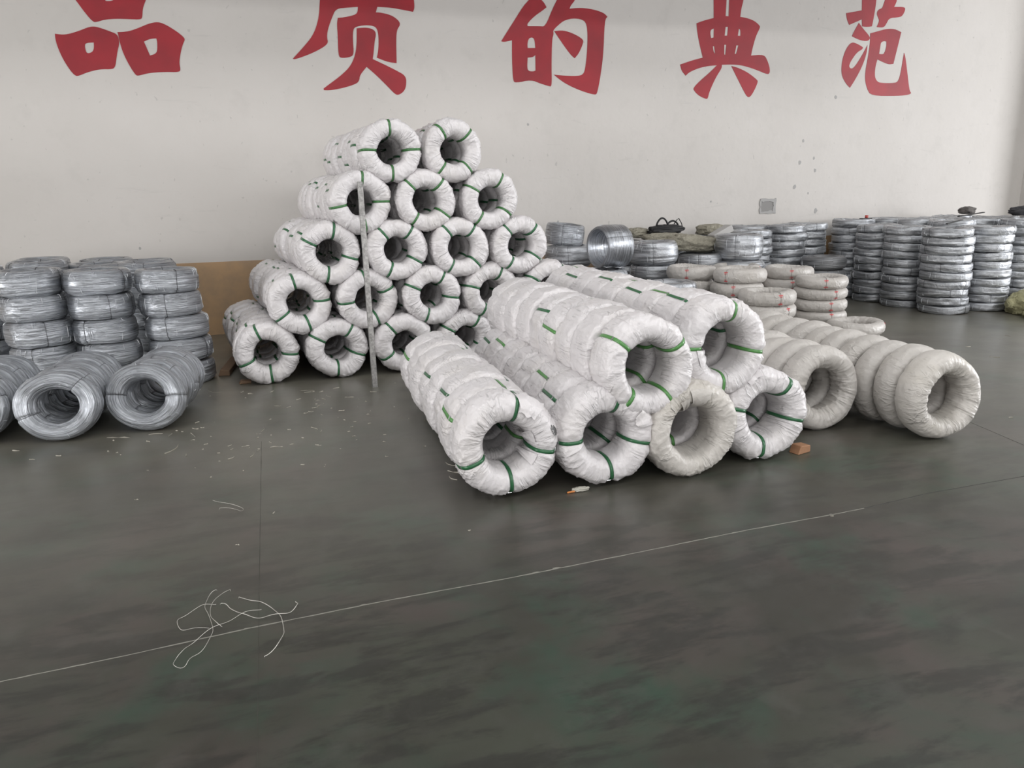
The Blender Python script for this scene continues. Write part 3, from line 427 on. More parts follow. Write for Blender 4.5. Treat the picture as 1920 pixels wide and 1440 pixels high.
# front pile
FRONT = [  # x, y front, z, dir, n, spacing, name, straps, Ro, kind
 (1.065, 3.52, .278, 2.0, 8, .262, 'bottom left', (75, 200, 272, 350), {}, 1),
 (1.60, 3.49, .275, 2.5, 8, .262, 'bottom second-from-left', (72, 182, 275, 345), {}, 1),
 (2.09, 3.45, .265, 2.0, 8, .262, 'bottom third-from-left', (15,), dict(Ri=.135, Ro=.265), 1),
 (2.60, 3.52, .275, 1.0, 8, .262, 'bottom right', (52, 165, 262, 345), {}, 1),
 (1.83, 3.48, .625, 1.0, 9, .262, 'upper left', (140, 35, 232, 305), dict(Ro=.265, Ri=.128), 1),
 (2.315, 3.54, .685, 1.0, 9, .262, 'upper right', (75, 178, 268, 350), dict(Ro=.268, Ri=.132), 1)]
for f, (x, y, z, al, n_, sp, nm, sa, kw, up) in enumerate(FRONT):
    q = dict(Ro=.272, Ri=.118, h=.262, expo=2.6); q.update(kw); cream = f == 2
    fr = wproto(200+f, sa if not cream else (), (230, 84), mate=M_cream2 if cream else M_white, sm=M_green2 if f >= 4 else M_green, **q)
    for i in range(n_):
        d = i*sp; xx = x+math.sin(math.radians(al))*d; yy = y+math.cos(math.radians(al))*d
        jx, jz = (rnd.uniform(-.010, .010), rnd.uniform(-.006, .010)) if i else (0, 0)
        p = fr if i == 0 else shared_hi[(i*3+f) % 6]; roll = 0 if i == 0 else rnd.uniform(-10, 10)
        if f == 4 and i: p = shared_hi[(0, 1, 4, 3)[i % 4]]; 
        m = coil_matrix(xx+jx, yy, z+(jz if up == 0 or f >= 4 else abs(jz)), al, -2 if i == 0 else rnd.uniform(-2.5, 2.5), rnd.uniform(-1.5, 1.5), roll)
        pos = 'at the front' if i == 0 else 'last at the back' if i == n_-1 else f'{ordn(i)} from front'
        if i == 0 and cream: lab = 'cream wrapped coil without outer straps, front of a bottom row in the front pile'
        elif i == 0 and f == 0: lab = 'white strapped coil with a torn dark hole, front of the bottom left row'
        else: lab = f'white strapped coil, {pos}, in {nm} row of the front pile'
        r = place(p, 'wrapped_coil', m, lab, 'wire coil', 'white wrapped coils in the front pile', straps=True if i == 0 else .62, clip=(i < 3))
        if i == 0: fronts = globals().setdefault('FR', []); fronts.append((r, fr['coil']))
# torn spot with frayed threads on the bottom left front coil
def patch_on(coil, parent, name, u0, v0, du, dv, mat_, off=.003, n=14, label=None):
    V, F = [(0, 0, 0)], []; uu, vv = [u0], [v0]
    for i in range(n): a = i*2*PI/n; r = rnd.uniform(.75, 1.15); uu.append(u0+du*r*math.cos(a)); vv.append(v0+dv*r*math.sin(a))
    P = coil.surf(np.array(uu), np.array(vv), off); P2 = coil.surf(np.array(uu[1:]), np.array(vv[1:]), -.004)
    F = [(0, i+1, (i+1) % n+1) for i in range(n)]+[(i+1, n+1+i, n+1+(i+1) % n, (i+1) % n+1) for i in range(n)]
    o = link(name, pymesh(name, list(P)+list(P2), F), mat_, parent)
    if label: tag(o, label)
    return o
def tube_mesh(name, pts, r, sides=5):
    P = [Vector(p) for p in pts]; V, F = [], []
    for i, p in enumerate(P):
        d = (P[min(i+1, len(P)-1)]-P[max(i-1, 0)]).normalized(); a = d.orthogonal().normalized(); b = d.cross(a)
        if i and len(V) >= sides:   # keep the frame continuous
            a0 = (V[-sides]-P[i-1]).normalized(); a = (a0-d*a0.dot(d)).normalized(); b = d.cross(a)
        for j in range(sides): V.append(p+(a*math.cos(j*2*PI/sides)+b*math.sin(j*2*PI/sides))*r)
        if i:
            k = i*sides
            for j in range(sides): F.append((k-sides+j, k-sides+(j+1) % sides, k+(j+1) % sides, k+j))
    F.append(tuple(range(sides))[::-1]); F.append(tuple(range(len(V)-sides, len(V))))
    return pymesh(name, V, F, True)
M_hole = mat('exposed_dark_wire', (.10, .10, .10), .5, .5)
r0, c0 = FR[0]
patch_on(c0, r0, 'torn_spot', math.radians(16), 1.0, .12, .20, M_hole, .003, label='dark torn hole showing the wire')
for i in range(14):
    u, v = math.radians(16)+rnd.uniform(-.12, .12), 1.0+rnd.uniform(-.25, .25); du, dv = rnd.uniform(-.07, .07), rnd.uniform(-.2, .2)
    s_ = np.linspace(0, 1, 6); P = c0.surf(u+du*s_, v+dv*s_+.05*np.sin(s_*5+i), .006); P[:, 2] += .006*np.sin(s_*3)
    link('loose_thread', tube_mesh('loose_thread', P, .0008, 3), M_white, r0)
# torn flaps of wrapping
def flap(parent, coil, ang, v0, v1, width, lift, mat_, seed):
    nu, nv = 9, 12; r = random.Random(seed); uu, vv = np.meshgrid(np.linspace(-.5, .5, nu), np.linspace(0, 1, nv), indexing='ij')
    u = math.radians(ang)+uu*width/.19*(1-.35*vv); v = v0+(v1-v0)*vv
    base = coil.surf(u, v, .003); nrm = coil.surf(u, v, .02)-base; L = np.linalg.norm(nrm, axis=-1, keepdims=True); nrm = nrm/L
    hgt = lift*(vv**2)*(1+.5*np.sin(uu*9+seed))+.006*vnoise(uu*7+seed, vv*5, uu*0)
    P = base+nrm*hgt[..., None]; P[-1 if False else slice(None), -1] += np.array([[r.uniform(-.008, .008) for _ in range(3)] for _ in range(nu)])
    P = P.reshape(-1, 3); Q = P-nrm.reshape(-1, 3)*.0008; N = len(P); F = []
    for i in range(nu-1):
        for j in range(nv-1):
            a, b, c_, d_ = i*nv+j, (i+1)*nv+j, (i+1)*nv+j+1, i*nv+j+1; F += [(a, b, c_, d_), (d_+N, c_+N, b+N, a+N)]
    return link('loose_flap', npmesh('loose_flap', np.concatenate([P, Q]), F), mat_, parent)
r2, c2 = FR[2]
flap(r2, c2, 112, 1.6, 3.2, .06, .03, M_cream2, 5); flap(r2, c2, 84, 1.2, 3.1, .11, .012, M_cream2, 8)
for k, (fi, ang, v0, v1, wd, lf) in enumerate([(0, 60, .2, 1.6, .12, .012), (0, 330, 2.0, 3.3, .08, .02), (0, 20, 2.2, 3.3, .1, .018), (1, 25, .6, 1.8, .1, .01), (5, 195, 1.6, 3.0, .1, .016), (3, 115, 0, 1.2, .1, .012)]):
    flap(FR[fi][0], FR[fi][1], ang, v0, v1, wd, lf, M_white, 20+k)

# ------------------------------------------------------------------ cream coils on the right
CC = dict(Ro=.272, Ri=.138, h=.175, kind='smooth')
creams = [make_proto(Coil(seed=300+i, straps=(), expo=2.2, **CC), 'c', M_cream, (150, 54)) for i in range(4)]
def lying_row(x, y, z, al, n_, sp, protos, name, labf, cat, group, sag=0, tilts=None, straps=True, first=None, sc_=1.0):
    for i in range(n_):
        d = i*sp; xx = x+math.sin(math.radians(al))*d+(rnd.uniform(-.018, .018) if i else 0); yy = y+math.cos(math.radians(al))*d
        p = first if (first and i == 0) else protos[(i*5+len(labf(0))) % len(protos)]
        m = coil_matrix(xx, yy, z+(abs(rnd.uniform(-.006, .008)) if i else 0), al, (tilts(i) if tilts else rnd.uniform(-2, 2)), rnd.uniform(-2, 2)*(i > 0), rnd.uniform(0, 360) if i else 0)
        if sc_ != 1: m = m @ Matrix.Scale(sc_, 4)
        place(p, name, m, labf(i), cat, group, straps)
front_u = make_proto(Coil(seed=320, straps=(), expo=2.2, **CC), 'c', M_cream, (220, 80)); front_u2 = make_proto(Coil(seed=321, straps=(), expo=2.2, **{**CC, 'h': .2}), 'c', M_cream2, (220, 80))
pos = lambda i, n_: 'at the front' if i == 0 else 'last at the back' if i == n_-1 else f'{ordn(i)} from front'
lying_row(3.29, 3.84, .272, 1.5, 8, .18, creams, 'wrapped_coil', lambda i: f'cream wrapped coil, {pos(i, 8)}, in left lying row beside the front pile', 'wire coil', 'cream wrapped coils lying on the floor', first=front_u)
lying_row(3.83, 3.42, .272, 1.0, 10, .195, creams, 'wrapped_coil', lambda i: f'cream wrapped coil, {pos(i, 10)}, in the rightmost lying row', 'wire coil', 'cream wrapped coils lying on the floor', first=front_u2)
# flat stacks of cream coils, each coil with a dark stitched seam and red printed marks
M_redprint = mat('red_print', (.62, .06, .07), .5); M_stitch = mat('dark_stitching', (.12, .11, .10), .8)
CF = dict(Ro=.275, Ri=.16, h=.145, kind='smooth')
flats = []
for i in range(4):
    c_ = Coil(seed=340+i, straps=(), expo=2.3, **CF); d = make_proto(c_, 'c', M_cream, (130, 48)); flats.append(d)
    d['seam'] = c_.band('stitched_seam', 270, .003, .0008, .0012, 32); d['seam'].materials.append(M_stitch)
    # red marks: two small bars joined by a stem, printed on the outer face either side of mid height
    V, F = [], []
    def quad(u0, u1, v0, v1):
        n_ = 3; uu, vv = np.meshgrid(np.linspace(u0, u1, n_), np.linspace(v0, v1, n_), indexing='ij'); P = c_.surf(uu, vv, .0016).reshape(-1, 3); k = len(V); V.extend(P)
        for a in range(n_-1):
            for b in range(n_-1): F.append((k+a*n_+b, k+(a+1)*n_+b, k+(a+1)*n_+b+1, k+a*n_+b+1))
    U0 = math.radians(270)
    for s_ in (-1, 1):
        vb = s_*.62
        quad(U0-.085, U0+.085, vb-.05, vb+.05); quad(U0-.05, U0-.03, vb-.16, vb+.12); quad(U0+.03, U0+.05, vb-.12, vb+.16); quad(U0-.012, U0+.012, vb-.2, vb+.2); quad(U0-.05, U0+.05, vb-.26*s_-.03, vb-.26*s_+.03)
    d['print'] = pymesh('printed_mark', V, F); d['print'].materials.append(M_redprint)
def flat_stack(x, y, n_, h, protos, name, labf, cat, group, yaw, marks=False, z0=0, jit=.015, lean=(0, 0), straps=True, sc_=1.0, hs=None):
    z = z0
    for i in range(n_):
        hh = hs[i] if hs else h; p = protos[rnd.randrange(len(protos))]; k = hh/p['coil'].h
        m = Matrix.Translation((x+lean[0]*z+rnd.uniform(-jit, jit), y+lean[1]*z+rnd.uniform(-jit, jit), z+hh/2)) @ Matrix.Rotation(math.radians(rnd.uniform(-.8, .8)), 4, 'X') @ Matrix.Rotation(math.radians(rnd.uniform(-.8, .8)), 4, 'Y') @ Matrix.Rotation(math.radians(yaw+(rnd.uniform(-14, 14) if marks else rnd.uniform(0, 360))), 4, 'Z') @ Matrix.Diagonal((sc_, sc_, k*.975, 1))
        r = place(p, name, m, labf(i), cat, group, straps)
        if marks and i >= marks-1:
            link('stitched_seam', p['seam'], None, r); link('printed_mark', p['print'], None, r)
        z += hh
def lev(i, n_): return 'topmost' if i == n_-1 else 'bottom' if i == 0 else f'{ordn(n_-1-i)} from top'
GC = 'cream wrapped coils in flat stacks'
for (x, y, n_, h, yaw, desc) in [(4.73, 6.85, 5, .146, -52, 'stack just behind the upper right front-pile row'), (4.48, 7.39, 5, .145, -48, 'leftmost stack'), (5.24, 7.62, 5, .137, 30, 'rearmost stack'), (5.72, 7.30, 5, .133, -24, 'stack right behind the rightmost one'), (5.70, 6.72, 5, .122, -18, 'rightmost stack'), (4.72, 6.32, 4, .139, 0, 'nearest stack')]:
    flat_stack(x, y, n_, h, flats, 'wrapped_coil', lambda i: f'cream coil, {lev(i, n_)} in cream {desc}', 'wire coil', GC, yaw, marks=1)
flat_stack(5.50, 5.92, 2, .125, flats, 'wrapped_coil', lambda i: ['cream coil lying flat on the floor under another, right of the stacks', 'cream coil lying flat on top of another, right of the stacks'][i], 'wire coil', GC, 60, marks=1, jit=.04)

# ------------------------------------------------------------------ bare silver coils on the left
CL = dict(Ro=.25, Ri=.145, h=.195, kind='wire')
lefts = [make_proto(Coil(seed=400+i, straps=s, expo=3.0, **CL), 'c', M_wire, (96, 96), M_dark, .0035, .002, strap_name='tie_wire', body='wire_bundle', film=16) for i, s in enumerate([(250, 10, 130), (290, 200, 60), (265, 320, 90)])]
GL = 'silver wire coils in upright stacks on the left'
for (x, y, n_, h, nm) in [(-1.84, 7.0, 5, .205, 'front left stack'), (-1.35, 7.0, 5, .201, 'front middle stack'), (-.86, 7.0, 5, .197, 'front right stack beside the tan band'), (-2.42, 7.5, 5, .205, 'second-row outer left stack'), (-1.92, 7.62, 5, .211, 'second-row left stack'), (-1.47, 7.75, 5, .201, 'second-row middle stack'), (-1.05, 7.66, 5, .201, 'second-row right stack'), (-2.1, 8.5, 5, .205, 'rear left stack'), (-1.55, 8.6, 5, .199, 'rear middle stack'), (-2.7, 8.4, 5, .206, 'rear outer left stack'), (-1.15, 8.3, 5, .197, 'rear right stack')]:
    lx = .0
    for_h = [h]*n_
    flat_stack(x+.09*(x > -1.0), y, n_, h, lefts, 'wire_coil', lambda i: f'silver wire coil, {lev(i, n_)} in {nm}', 'wire coil', GL, 0, lean=(-.09 if x > -1.0 else -.02, 0), jit=.012)
CV = dict(Ro=.25, Ri=.125, h=.135, kind='wire')
lying = [make_proto(Coil(seed=420+i, straps=s, expo=2.3, sq=.90, **CV), 'c', M_wire, (110, 100), M_dark, .003, .0015, strap_name='tie_wire', body='wire_bundle', film=14) for i, s in enumerate([(0, 180), (45, 225), (100, 290)])]
lf = [make_proto(Coil(seed=430+i, straps=s, expo=2.2, sq=.88, **{**CV, 'Ro': .262, 'Ri': .13}), 'c', M_wire, (160, 110), M_dark, .003, .0015, strap_name='tie_wire', body='wire_bundle', film=14) for i, s in enumerate([(3, 178), (50, 200), (20, 170)])]
def lying_silver(x, y, al, n_, nm, first):
    for i in range(n_):
        d = i*.128; m = coil_matrix(x+math.sin(math.radians(al))*d+rnd.uniform(-.012, .012), y+math.cos(math.radians(al))*d, .232, al, -12+rnd.uniform(-2, 2), rnd.uniform(-2, 2), rnd.uniform(-6, 6))
        place(first if i == 0 else lying[i % 3], 'wire_coil', m, f'silver wire coil lying on edge, {pos(i, n_)}, in {nm}', 'wire coil', 'silver wire coils lying in rows on the left')
lying_silver(-.89, 5.50, 9, 6, 'the right lying row', lf[0]); lying_silver(-1.42, 5.46, 3, 7, 'the middle lying row', lf[1]); lying_silver(-1.97, 5.55, 1, 7, 'the left lying row', lf[2])

# ------------------------------------------------------------------ silver coils at the back right
CR = dict(Ro=.28, Ri=.165, h=.108, kind='film', expo=4.0)
rights = [make_proto(Coil(seed=500+i, straps=s, **CR), 'c', M_film, (84, 40), M_dark, .003, .0015, strap_name='tie_wire', body='wire_bundle', film=14) for i, s in enumerate([(215, 20), (240, 100), (200, 300), (225, 330)])]
GR = 'shrink-wrapped silver coils in tall stacks'
RS = [(7.97, 7.20, 'nearest tall stack', (-.14, -.1)), (7.99, 7.83, 'tall stack just left of the nearest', (-.07, 0)), (8.02, 8.40, 'third tall stack leftwards from the nearest', (0, 0)), (8.06, 8.97, 'wall-end stack of the leftmost tall file', (.02, 0)),
      (8.58, 7.17, 'tall stack right of the nearest', (-.06, 0)), (9.42, 7.40, 'rightmost tall stack by the yellow sacks', (0, 0)), (8.62, 7.78, 'second stack of the second tall file', (0, 0)), (8.65, 8.37, 'tall stack two rows behind', (0, 0)), (8.68, 8.95, 'tall stack at the wall in the second file', (0, 0)),
      (9.3, 8.02, 'tall stack behind the rightmost one', (0, 0)), (9.28, 8.62, 'tall stack near the wall in the third file', (0, 0)), (9.95, 8.3, 'tall stack near the pilaster', (0, 0)), (10.0, 7.6, 'tall stack at the far right edge', (0, 0)), (9.9, 8.95, 'tall stack by the pilaster and wall', (0, 0)),
      (7.36, 9.08, 'wall-side stack left of the tall files', (0, 0)), (6.83, 8.84, 'free back stack beside the dull grey coils', (0, 0)), (6.40, 9.09, 'wall-side stack behind the back stacks', (0, 0)), (6.03, 8.52, 'back stack half hidden by the wide coil', (0, 0))]
HT = {8: 1.09, 9: 1.09, 3: 1.08}
for k, (x, y, nm, ln) in enumerate(RS):
    top = 1.04 if k < 3 or k == 4 else 1.10 if x > 8.3 or k == 3 else 1.06 if k > 13 else 1.09
    if k == 17: top = 1.025
    flat_stack(x-ln[0]*.5*0, y, 10, top/10, rights, 'wire_coil', lambda i: f'silver shrink-wrapped coil, {lev(i, 10)} in {nm}', 'wire coil', GR, 0, lean=ln, jit=.016)
# broad coils and short stacks in the middle back
CB = dict(Ro=.28, Ri=.15, h=.29, kind='wire')
broad = [make_proto(Coil(seed=520+i, straps=s, expo=2.8, **CB), 'c', M_film, (110, 80), M_dark, .003, .0015, strap_name='tie_wire', body='wire_bundle', film=14) for i, s in enumerate([(230, 330, 90), (250, 350, 120)])]
GB = 'silver coils of mixed widths in the middle back'
def mids(x, y, hs, nm, protos=broad, sc_=1.0, z0=0):
    n_ = len(hs); flat_stack(x, y, n_, 0, protos, 'wire_coil', lambda i: f'silver coil, {lev(i, n_)} in {nm}', 'wire coil', GB, 0, hs=hs, jit=.02, sc_=sc_, z0=z0)
mids(5.48, 7.92, [.19, .17, .18, .17, .31], 'stack topped by the broadest coil', sc_=1.03)
mids(5.05, 8.15, [.2, .2, .2, .195], 'low stack between the broad coils')
mids(4.32, 7.95, [.17, .17, .2, .17, .27], 'stack left of the khaki sacks')
mids(3.93, 6.9, [.21, .21, .21], 'low stack behind the upper right front-pile row')
mids(3.44, 8.5, [.2, .2, .28, .255], 'stack under the tilted open coil')
mids(3.50, 7.6, [.24, .24, .24], 'stack under the coil standing on edge')
mids(4.95, 8.85, [.2, .2, .25, .3], 'wall-side stack under the khaki sacks'); mids(5.55, 8.85, [.2, .2, .25, .32], 'wall-side stack under the grey box')
mids(4.3, 8.8, [.2, .2, .25, .3], 'wall-side stack left of the black bag')
dk = [make_proto(Coil(Ro=.28, Ri=.15, h=.2, kind='wire', seed=540, straps=(200,), expo=2.8), 'c', M_wiredark, (96, 64), M_dark, .003, .0015, strap_name='tie_wire', body='wire_bundle', film=14)]
flat_stack(6.98, 8.22, 4, .168, dk, 'wire_coil', lambda i: f'dull grey wire coil, {lev(i, 4)} in the short dark stack', 'wire coil', 'dull grey coils in the short dark stack', 0)
tc = make_proto(Coil(Ro=.235, Ri=.17, h=.24, kind='wire', seed=550, straps=(240, 330), expo=2.8), 'c', M_wire, (110, 80), M_dark, .003, .0015, strap_name='tie_wire', body='wire_bundle', film=14)
place(tc, 'wire_coil', Matrix.Translation((3.44, 8.55, 1.062)) @ Matrix.Rotation(math.radians(5), 4, 'Y') @ Matrix.Rotation(math.radians(4), 4, 'X'), 'open silver wire coil tilted on top of the stack, left of the upright coil', 'wire coil', GB)
sc2 = make_proto(Coil(Ro=.235, Ri=.175, h=.34, kind='wire', seed=551, straps=(30,), expo=3.0), 'c', M_wire, (120, 90), M_dark, .003, .0015, strap_name='tie_wire', body='wire_bundle', film=14)
place(sc2, 'wire_coil', coil_matrix(3.60, 7.62, .955, 80, 0, 0, 0), 'silver wire coil standing upright on its edge behind the front pile', 'wire coil', GB)

# ------------------------------------------------------------------ other things
M_galv = mat('spangled_galvanised_steel', (.42, .41, .41), .5, .5); t = NT(M_galv); co = t.coord('Object')
t.l(t.mix(t.ramp(t.noise(co, 40, 5, .7), [(.4, g3(0)), (.65, g3(1))]), (.22, .215, .21), (.42, .41, .40)), t.b.inputs['Base Color'])
p0, p1 = Vector((.745, 6.06, .0)), Vector((.775, 6.40, 1.655)); d = (p1-p0); L = d.length; z = d.normalized(); x = Vector((1, .15, 0)); x = (x-z*x.dot(z)).normalized(); y = z.cross(x)
prof = [(0, 0), (.042, 0), (.042, .003), (.003, .003), (.003, .024), (0, .024)]
V = [p0+x*(a-.021)+y*b+z*s for s in (0, L) for a, b in prof]; n_ = 6
F = [tuple(range(n_))[::-1], tuple(range(n_, 2*n_))]+[(i, (i+1) % n_, n_+(i+1) % n_, n_+i) for i in range(n_)]
def at_base(o, b):
    b = Vector(b); o.data.transform(Matrix.Translation(-b)); o.location = b; return o
o = at_base(link('steel_bar', pymesh('steel_bar', V, F), M_galv), p0); tag(o, 'long grey galvanised steel angle bar leaning against the tall pile', 'metal bar')
# wooden chocks
M_wood = mat('raw_wood', (.36, .2, .11), .7); t = NT(M_wood); co = t.coord('Object', (30, 4, 30)); t.l(t.mix(t.noise(co, 2, 4), (.25, .125, .065), (.36, .19, .10)), t.b.inputs['Base Color'])
M_wood2 = mat('dark_wood', (.16, .10, .06), .8)
def chock(loc, s, rz, m_, lab):
    V = [(-s[0], -s[1], 0), (s[0], -s[1], 0), (s[0], s[1], 0), (-s[0], s[1], 0), (-s[0]*.55, -s[1], s[2]), (s[0], -s[1], s[2]*.8), (s[0], s[1], s[2]*.8), (-s[0]*.55, s[1], s[2])]
    me = pymesh('wooden_chock', V, [(3, 2, 1, 0), (4, 5, 6, 7), (0, 1, 5, 4), (1, 2, 6, 5), (2, 3, 7, 6), (3, 0, 4, 7)])
    o = link('wooden_chock', me, m_); o.location = loc; o.rotation_euler.z = rz; bm = o.modifiers.new('bevel', 'BEVEL'); bm.width = .004; return tag(o, lab, 'wood block', 'wooden chocks')
chock((2.89, 3.48, 0), (.055, .035, .052), .25, M_wood, 'small orange-brown wooden chock under the bottom right row of the front pile')
chock((-.44, 7.32, 0), (.05, .30, .06), -.12, M_wood2, 'dark wooden batten at the left foot of the tall pile')
chock((-.29, 6.66, 0), (.05, .035, .03), .1, M_wood2, 'low wooden chock under the leftmost bottom coil of the tall pile')
# sacks
M_khaki = fabric('khaki_sacking', (.34, .32, .26), (.26, .24, .19), .7, .2, fine=.9, iso=.8, crease=0); M_olive = fabric('yellow_green_sacking', (.43, .41, .24), (.33, .31, .18), .5, .4, fine=.7, iso=.8, crease=0)
M_black = mat('black_nylon', (.012, .012, .013), .65); M_grey = mat('grey_foam', (.42, .41, .4), .8)
def sack(name, size, seed, m_, loc, rz, amp=.1, flat=1.0, rx=0, ry=0):
    nu, nv = 56, 36; U, W = np.meshgrid(np.arange(nu)*2*PI/nu, np.linspace(-PI/2, PI/2, nv), indexing='ij')
    cu, su, cv, sv = np.cos(U), np.sin(U), np.cos(W), np.sin(W); f = lambda a, p: np.sign(a)*np.abs(a)**p
    X, Y, Z = f(cu, .75)*f(cv, .6), f(su, .75)*f(cv, .6), f(sv, .8)
    n = fbm(X*1.7+seed, Y*1.7, Z*1.7+seed, 3)-.5; r = ridge(vnoise(X*3.1+seed*2+n*3, Y*3.1+Z, Z*2.2), 3)*1.6; r2 = ridge(vnoise(X*6.3+seed*2, Y*6.3-Z, Z*5.2), 2)
    k = 1+amp*n*2+.09*r+.04*r2; P = np.stack([X*k*size[0], Y*k*size[1], Z*k*size[2]], -1)
    P[..., 2] = np.maximum(P[..., 2], -size[2]*flat)+size[2]*flat; P = P.reshape(-1, 3)
    i, j = np.meshgrid(np.arange(nu), np.arange(nv-1), indexing='ij'); F = np.stack([i*nv+j, ((i+1) % nu)*nv+j, ((i+1) % nu)*nv+j+1, i*nv+j+1], -1).reshape(-1, 4)
    o = link(name, npmesh(name, P, F), m_); o.location = loc; o.rotation_euler = (rx, ry, rz); return o
def neck(parent, pts, r0, r1, m_):
    """gathered tied end of a sack"""
    V, F = [], []; n_ = 12; P = [Vector(p) for p in pts]
    for i, p in enumerate(P):
        f = i/(len(P)-1); rr = r0+(r1-r0)*f if i < len(P)-2 else r1*(1+.9*(i-len(P)+2)); d = (P[min(i+1, len(P)-1)]-P[max(0, i-1)]).normalized(); a = d.orthogonal().normalized(); b = d.cross(a)
        for j in range(n_): q = rr*(1+.25*math.sin(j*2.5+i)); V.append(p+(a*math.cos(j*2*PI/n_)+b*math.sin(j*2*PI/n_))*q)
        if i:
            for j in range(n_): F.append(((i-1)*n_+j, (i-1)*n_+(j+1) % n_, i*n_+(j+1) % n_, i*n_+j))
    return link('tied_end', pymesh('tied_end', V, F, True), m_, parent)
GS = 'khaki sacks on the middle back coils'
s1 = tag(sack('sack', (.36, .2, .10), 1, M_khaki, (5.02, 8.3, .80), .12, ry=.10), 'large khaki sack lying across the coils below the black bag', 'sack', GS)
neck(s1, [(.30, 0, .1), (.37, -.01, .1), (.42, -.02, .09), (.46, -.03, .09)], .08, .03, M_khaki)
tag(sack('sack', (.14, .12, .06), 3, M_khaki, (4.50, 8.75, .97), .5), 'small pointed khaki sack left of the black bag', 'sack', GS)
tag(sack('sack', (.26, .15, .05), 4, M_khaki, (4.72, 8.45, .93), .1), 'flat folded khaki sack directly under the black bag', 'sack', GS)
tag(sack('sack', (.20, .15, .065), 6, M_khaki, (5.60, 8.75, .97), .3), 'khaki sack behind the pale grey box', 'sack', GS)
b = tag(box('foam_block', (-.15, .15, -.07, .07, 0, .09), M_grey, None, .012), 'pale grey foam block tilted on the coils beside the khaki sacks', 'block'); b.location = (5.46, 8.30, .975); b.rotation_euler = (0, -.42, .1)
bag = tag(sack('duffel_bag', (.23, .11, .055), 9, M_black, (4.85, 8.62, 1.01), .1, amp=.2), 'black duffel bag with upright handles on the khaki sacks', 'bag')
for k, (dx, h_) in enumerate(((-.06, .11), (.12, .07))):
    pts = [(dx-.09+.18*s_, .03*k, .09+h_*math.sin(PI*s_)**.6) for s_ in [i/12 for i in range(13)]]; link('bag_handle', tube_mesh('bag_handle', pts, .012, 6), M_black, bag)
link('bag_strap', tube_mesh('bag_strap', [(.12, 0, .12), (.16, 0, .17), (.19, 0, .19), (.22, -.02, .13), (.24, -.03, .05)], .006, 6), M_black, bag)
GY = 'yellow-green sacks on the floor at the right'
s = tag(sack('sack', (.42, .25, .155), 12, M_olive, (8.92, 6.66, 0), .2, flat=.8), 'yellow-green woven sack lying behind another at the right edge', 'sack', GY)
s = tag(sack('sack', (.36, .2, .085), 14, M_olive, (8.72, 6.22, 0), -.35, flat=.8, amp=.16), 'low crumpled yellow-green sack nearest the right edge', 'sack', GY)
# small things lying on the tall silver stacks
tag(sack('dark_cloth', (.16, .14, .06), 21, mat('charcoal_cloth', (.05, .05, .055), .9), (9.95, 7.85, 1.115), .3, amp=.25), 'dark bundled cloth on top of the rightmost stacks', 'cloth')
tag(sack('dark_cloth', (.12, .09, .05), 23, mat('grey_brown_cloth', (.12, .11, .105), .9), (9.95, 8.75, 1.12), .3, amp=.25), 'grey-brown crumpled rag on the stacks by the pilaster', 'cloth')
def slat(a, b_, w_, h_, m_, lab):
    a, b_ = Vector(a), Vector(b_); d = b_-a; o = box('metal_strip', (0, d.length, -w_/2, w_/2, 0, h_), m_); o.location = a; o.rotation_euler = (0, -math.asin(d.z/d.length), math.atan2(d.y, d.x)); return tag(o, lab, 'metal strip', 'dark strips on the silver stacks')
slat((8.13, 7.42, 1.06), (8.42, 7.46, 1.10), .03, .012, M_black, 'short black strip on the stacks behind the nearest tall stack')
slat((8.9, 7.95, 1.12), (9.75, 8.3, 1.15), .03, .012, M_black, 'long black strip lying across the stacks near the pilaster')
tl = tag(box('hand_tool', (-.09, .09, -.03, .03, 0, .03), M_black, None, .006), 'small black hand tool with a red knob on the tall stacks', 'tool'); tl.location = (8.1, 8.75, 1.085)
link('red_knob', tube_mesh('red_knob', [(.01, 0, .03), (.01, 0, .045), (.012, 0, .07)], .022, 8), mat('red_plastic', (.4, .05, .04), .4), tl)
# shreds of clear film sticking up from the silver coils
M_shred = mat('clear_film_shreds', (.75, .75, .76), .2); M_shred.node_tree.nodes['Principled BSDF'].inputs['Alpha'].default_value = .75
# floor litter
M_bits = mat('pale_litter', (.34, .32, .27), .6); M_wire1 = mat('loose_bright_wire', (.50, .49, .45), .35, .5)
WL = ['long looped loose wire crossing the floor joint', 'short loose wire tied at its upper end', 'thin loop of loose wire left of the tangle', 'bright wavy loose wire ending in a hook', 'arched loose wire right of the tangle', 'small bent loose wire alone in mid floor']
def smooth_pts(p, it=2):
    for _ in range(it):
        q = [p[0]]
        for a, b_ in zip(p[:-1], p[1:]): q += [tuple(.75*a[i]+.25*b_[i] for i in range(len(a))), tuple(.25*a[i]+.75*b_[i] for i in range(len(a)))]
        p = q+[p[-1]]
    return p
for i, (pts, lab) in enumerate(zip(WIRES, WL)):
    P = smooth_pts(pts); P = [(a, b_, .0022+.010*(.5+.5*math.sin(k*.5+i*2))*(k not in (0, len(P)-1))) for k, (a, b_) in enumerate(P)]
    o = link('loose_wire', tube_mesh('loose_wire', P, .0010 if i != 3 and i != 4 else .0014, 5), M_wire1); at_base(o, (P[0][0], P[0][1], 0)); tag(o, lab, 'wire')
smV, smF = [], []; big = 0
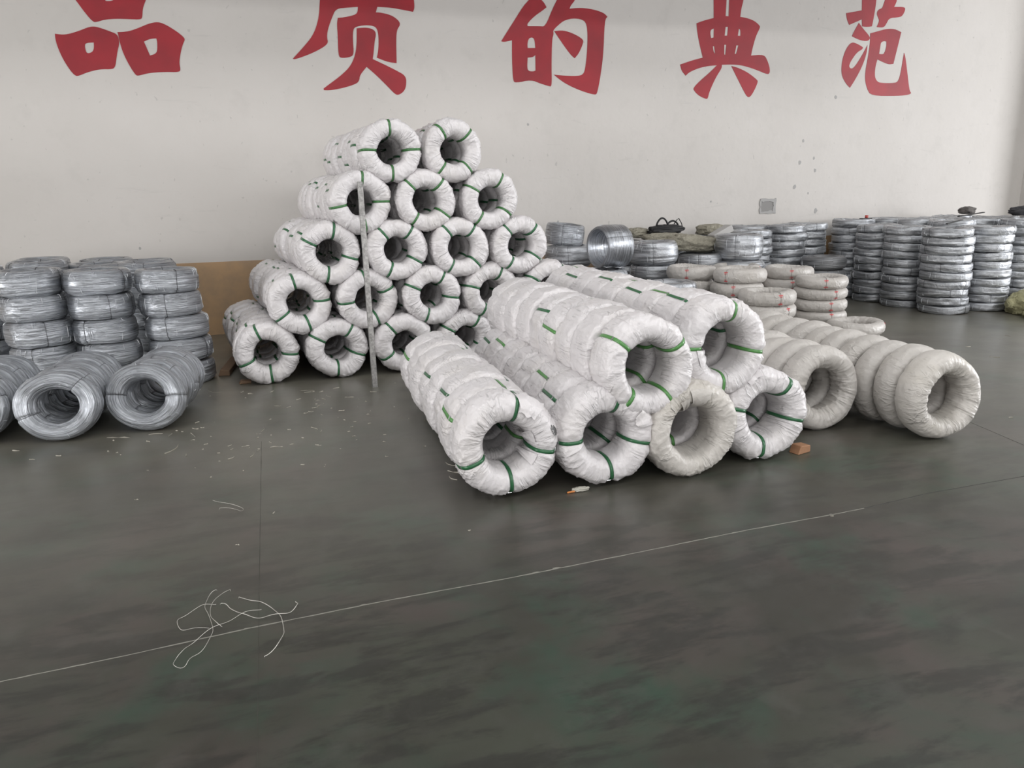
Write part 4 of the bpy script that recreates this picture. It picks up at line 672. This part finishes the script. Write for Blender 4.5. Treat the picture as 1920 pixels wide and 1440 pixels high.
def scrap_geo(x0, y0, x1, y1, wd):
    a, b_ = Vector((x0, y0, 0)), Vector((x1, y1, 0)); d = b_-a; L = max(d.length, .004); d = d.normalized() if d.length > 1e-5 else Vector((1, 0, 0)); n_ = Vector((-d.y, d.x, 0)); V, F = [], []
    ns = 5; bend = rnd.uniform(-.2, .2)*L
    for i in range(ns):
        f = i/(ns-1); c_ = a+d*L*f+n_*bend*math.sin(PI*f); h = rnd.uniform(.001, .007); ww = wd*rnd.uniform(.35, 1)
        V += [c_+n_*ww/2+Vector((0, 0, .0005)), c_+Vector((0, 0, h)), c_-n_*ww/2+Vector((0, 0, .0005))]
        if i: k = i*3; F += [(k-3, k-2, k+1, k), (k-2, k-1, k+2, k+1), (k-3, k, k+2, k-1)]
    return V, F
for (x0, y0, x1, y1) in sorted(SCRAPS):
    L = math.hypot(x1-x0, y1-y0); V, F = scrap_geo(x0, y0, x1, y1, .006 if L < .06 else .004)
    if L > .075:
        cx, cy = (x0+x1)/2, (y0+y1)/2; o = link('litter_strand', pymesh('litter_strand', V, F), M_bits); at_base(o, (cx, cy, 0)); big += 1
        tag(o, f'pale plastic shred on the floor, {ordn(big-1)} from the left among the long ones', 'litter', 'pale shreds of plastic on the floor')
    else: k = len(smV); smV += V; smF += [tuple(i+k for i in f) for f in F]
for i in range(60):
    x, y = rnd.gauss(.3, .55), rnd.gauss(5.0, .55); L = rnd.uniform(.006, .028); a = rnd.uniform(-.6, .6)+(PI/2 if rnd.random() < .2 else 0)
    if -.5 < x < 1.0 and 4.2 < y < 6.2: V, F = scrap_geo(x, y, x+L*math.cos(a), y+L*math.sin(a), .0035); k = len(smV); smV += V; smF += [tuple(i+k for i in f) for f in F]
tag(link('floor_crumbs', pymesh('floor_crumbs', smV, smF), M_bits), 'scattered tiny pale crumbs and shreds on the floor', 'litter', kind='stuff')
o = link('orange_stub', tube_mesh('orange_stub', [(0, 0, .006), (.02, .002, .006), (.042, .003, .006)], .005, 8), mat('orange_plastic', (.55, .2, .05), .5)); o.location = (1.365, 3.375, 0); tag(o, 'small orange stub on the floor in front of the front pile', 'stub')
o = sack('crumpled_tape', (.042, .016, .011), 31, mat('dirty_tape', (.42, .41, .36), .6), (1.445, 3.385, 0), -.1, amp=.3); tag(o, 'crumpled greyish strip of tape beside the orange stub', 'tape')
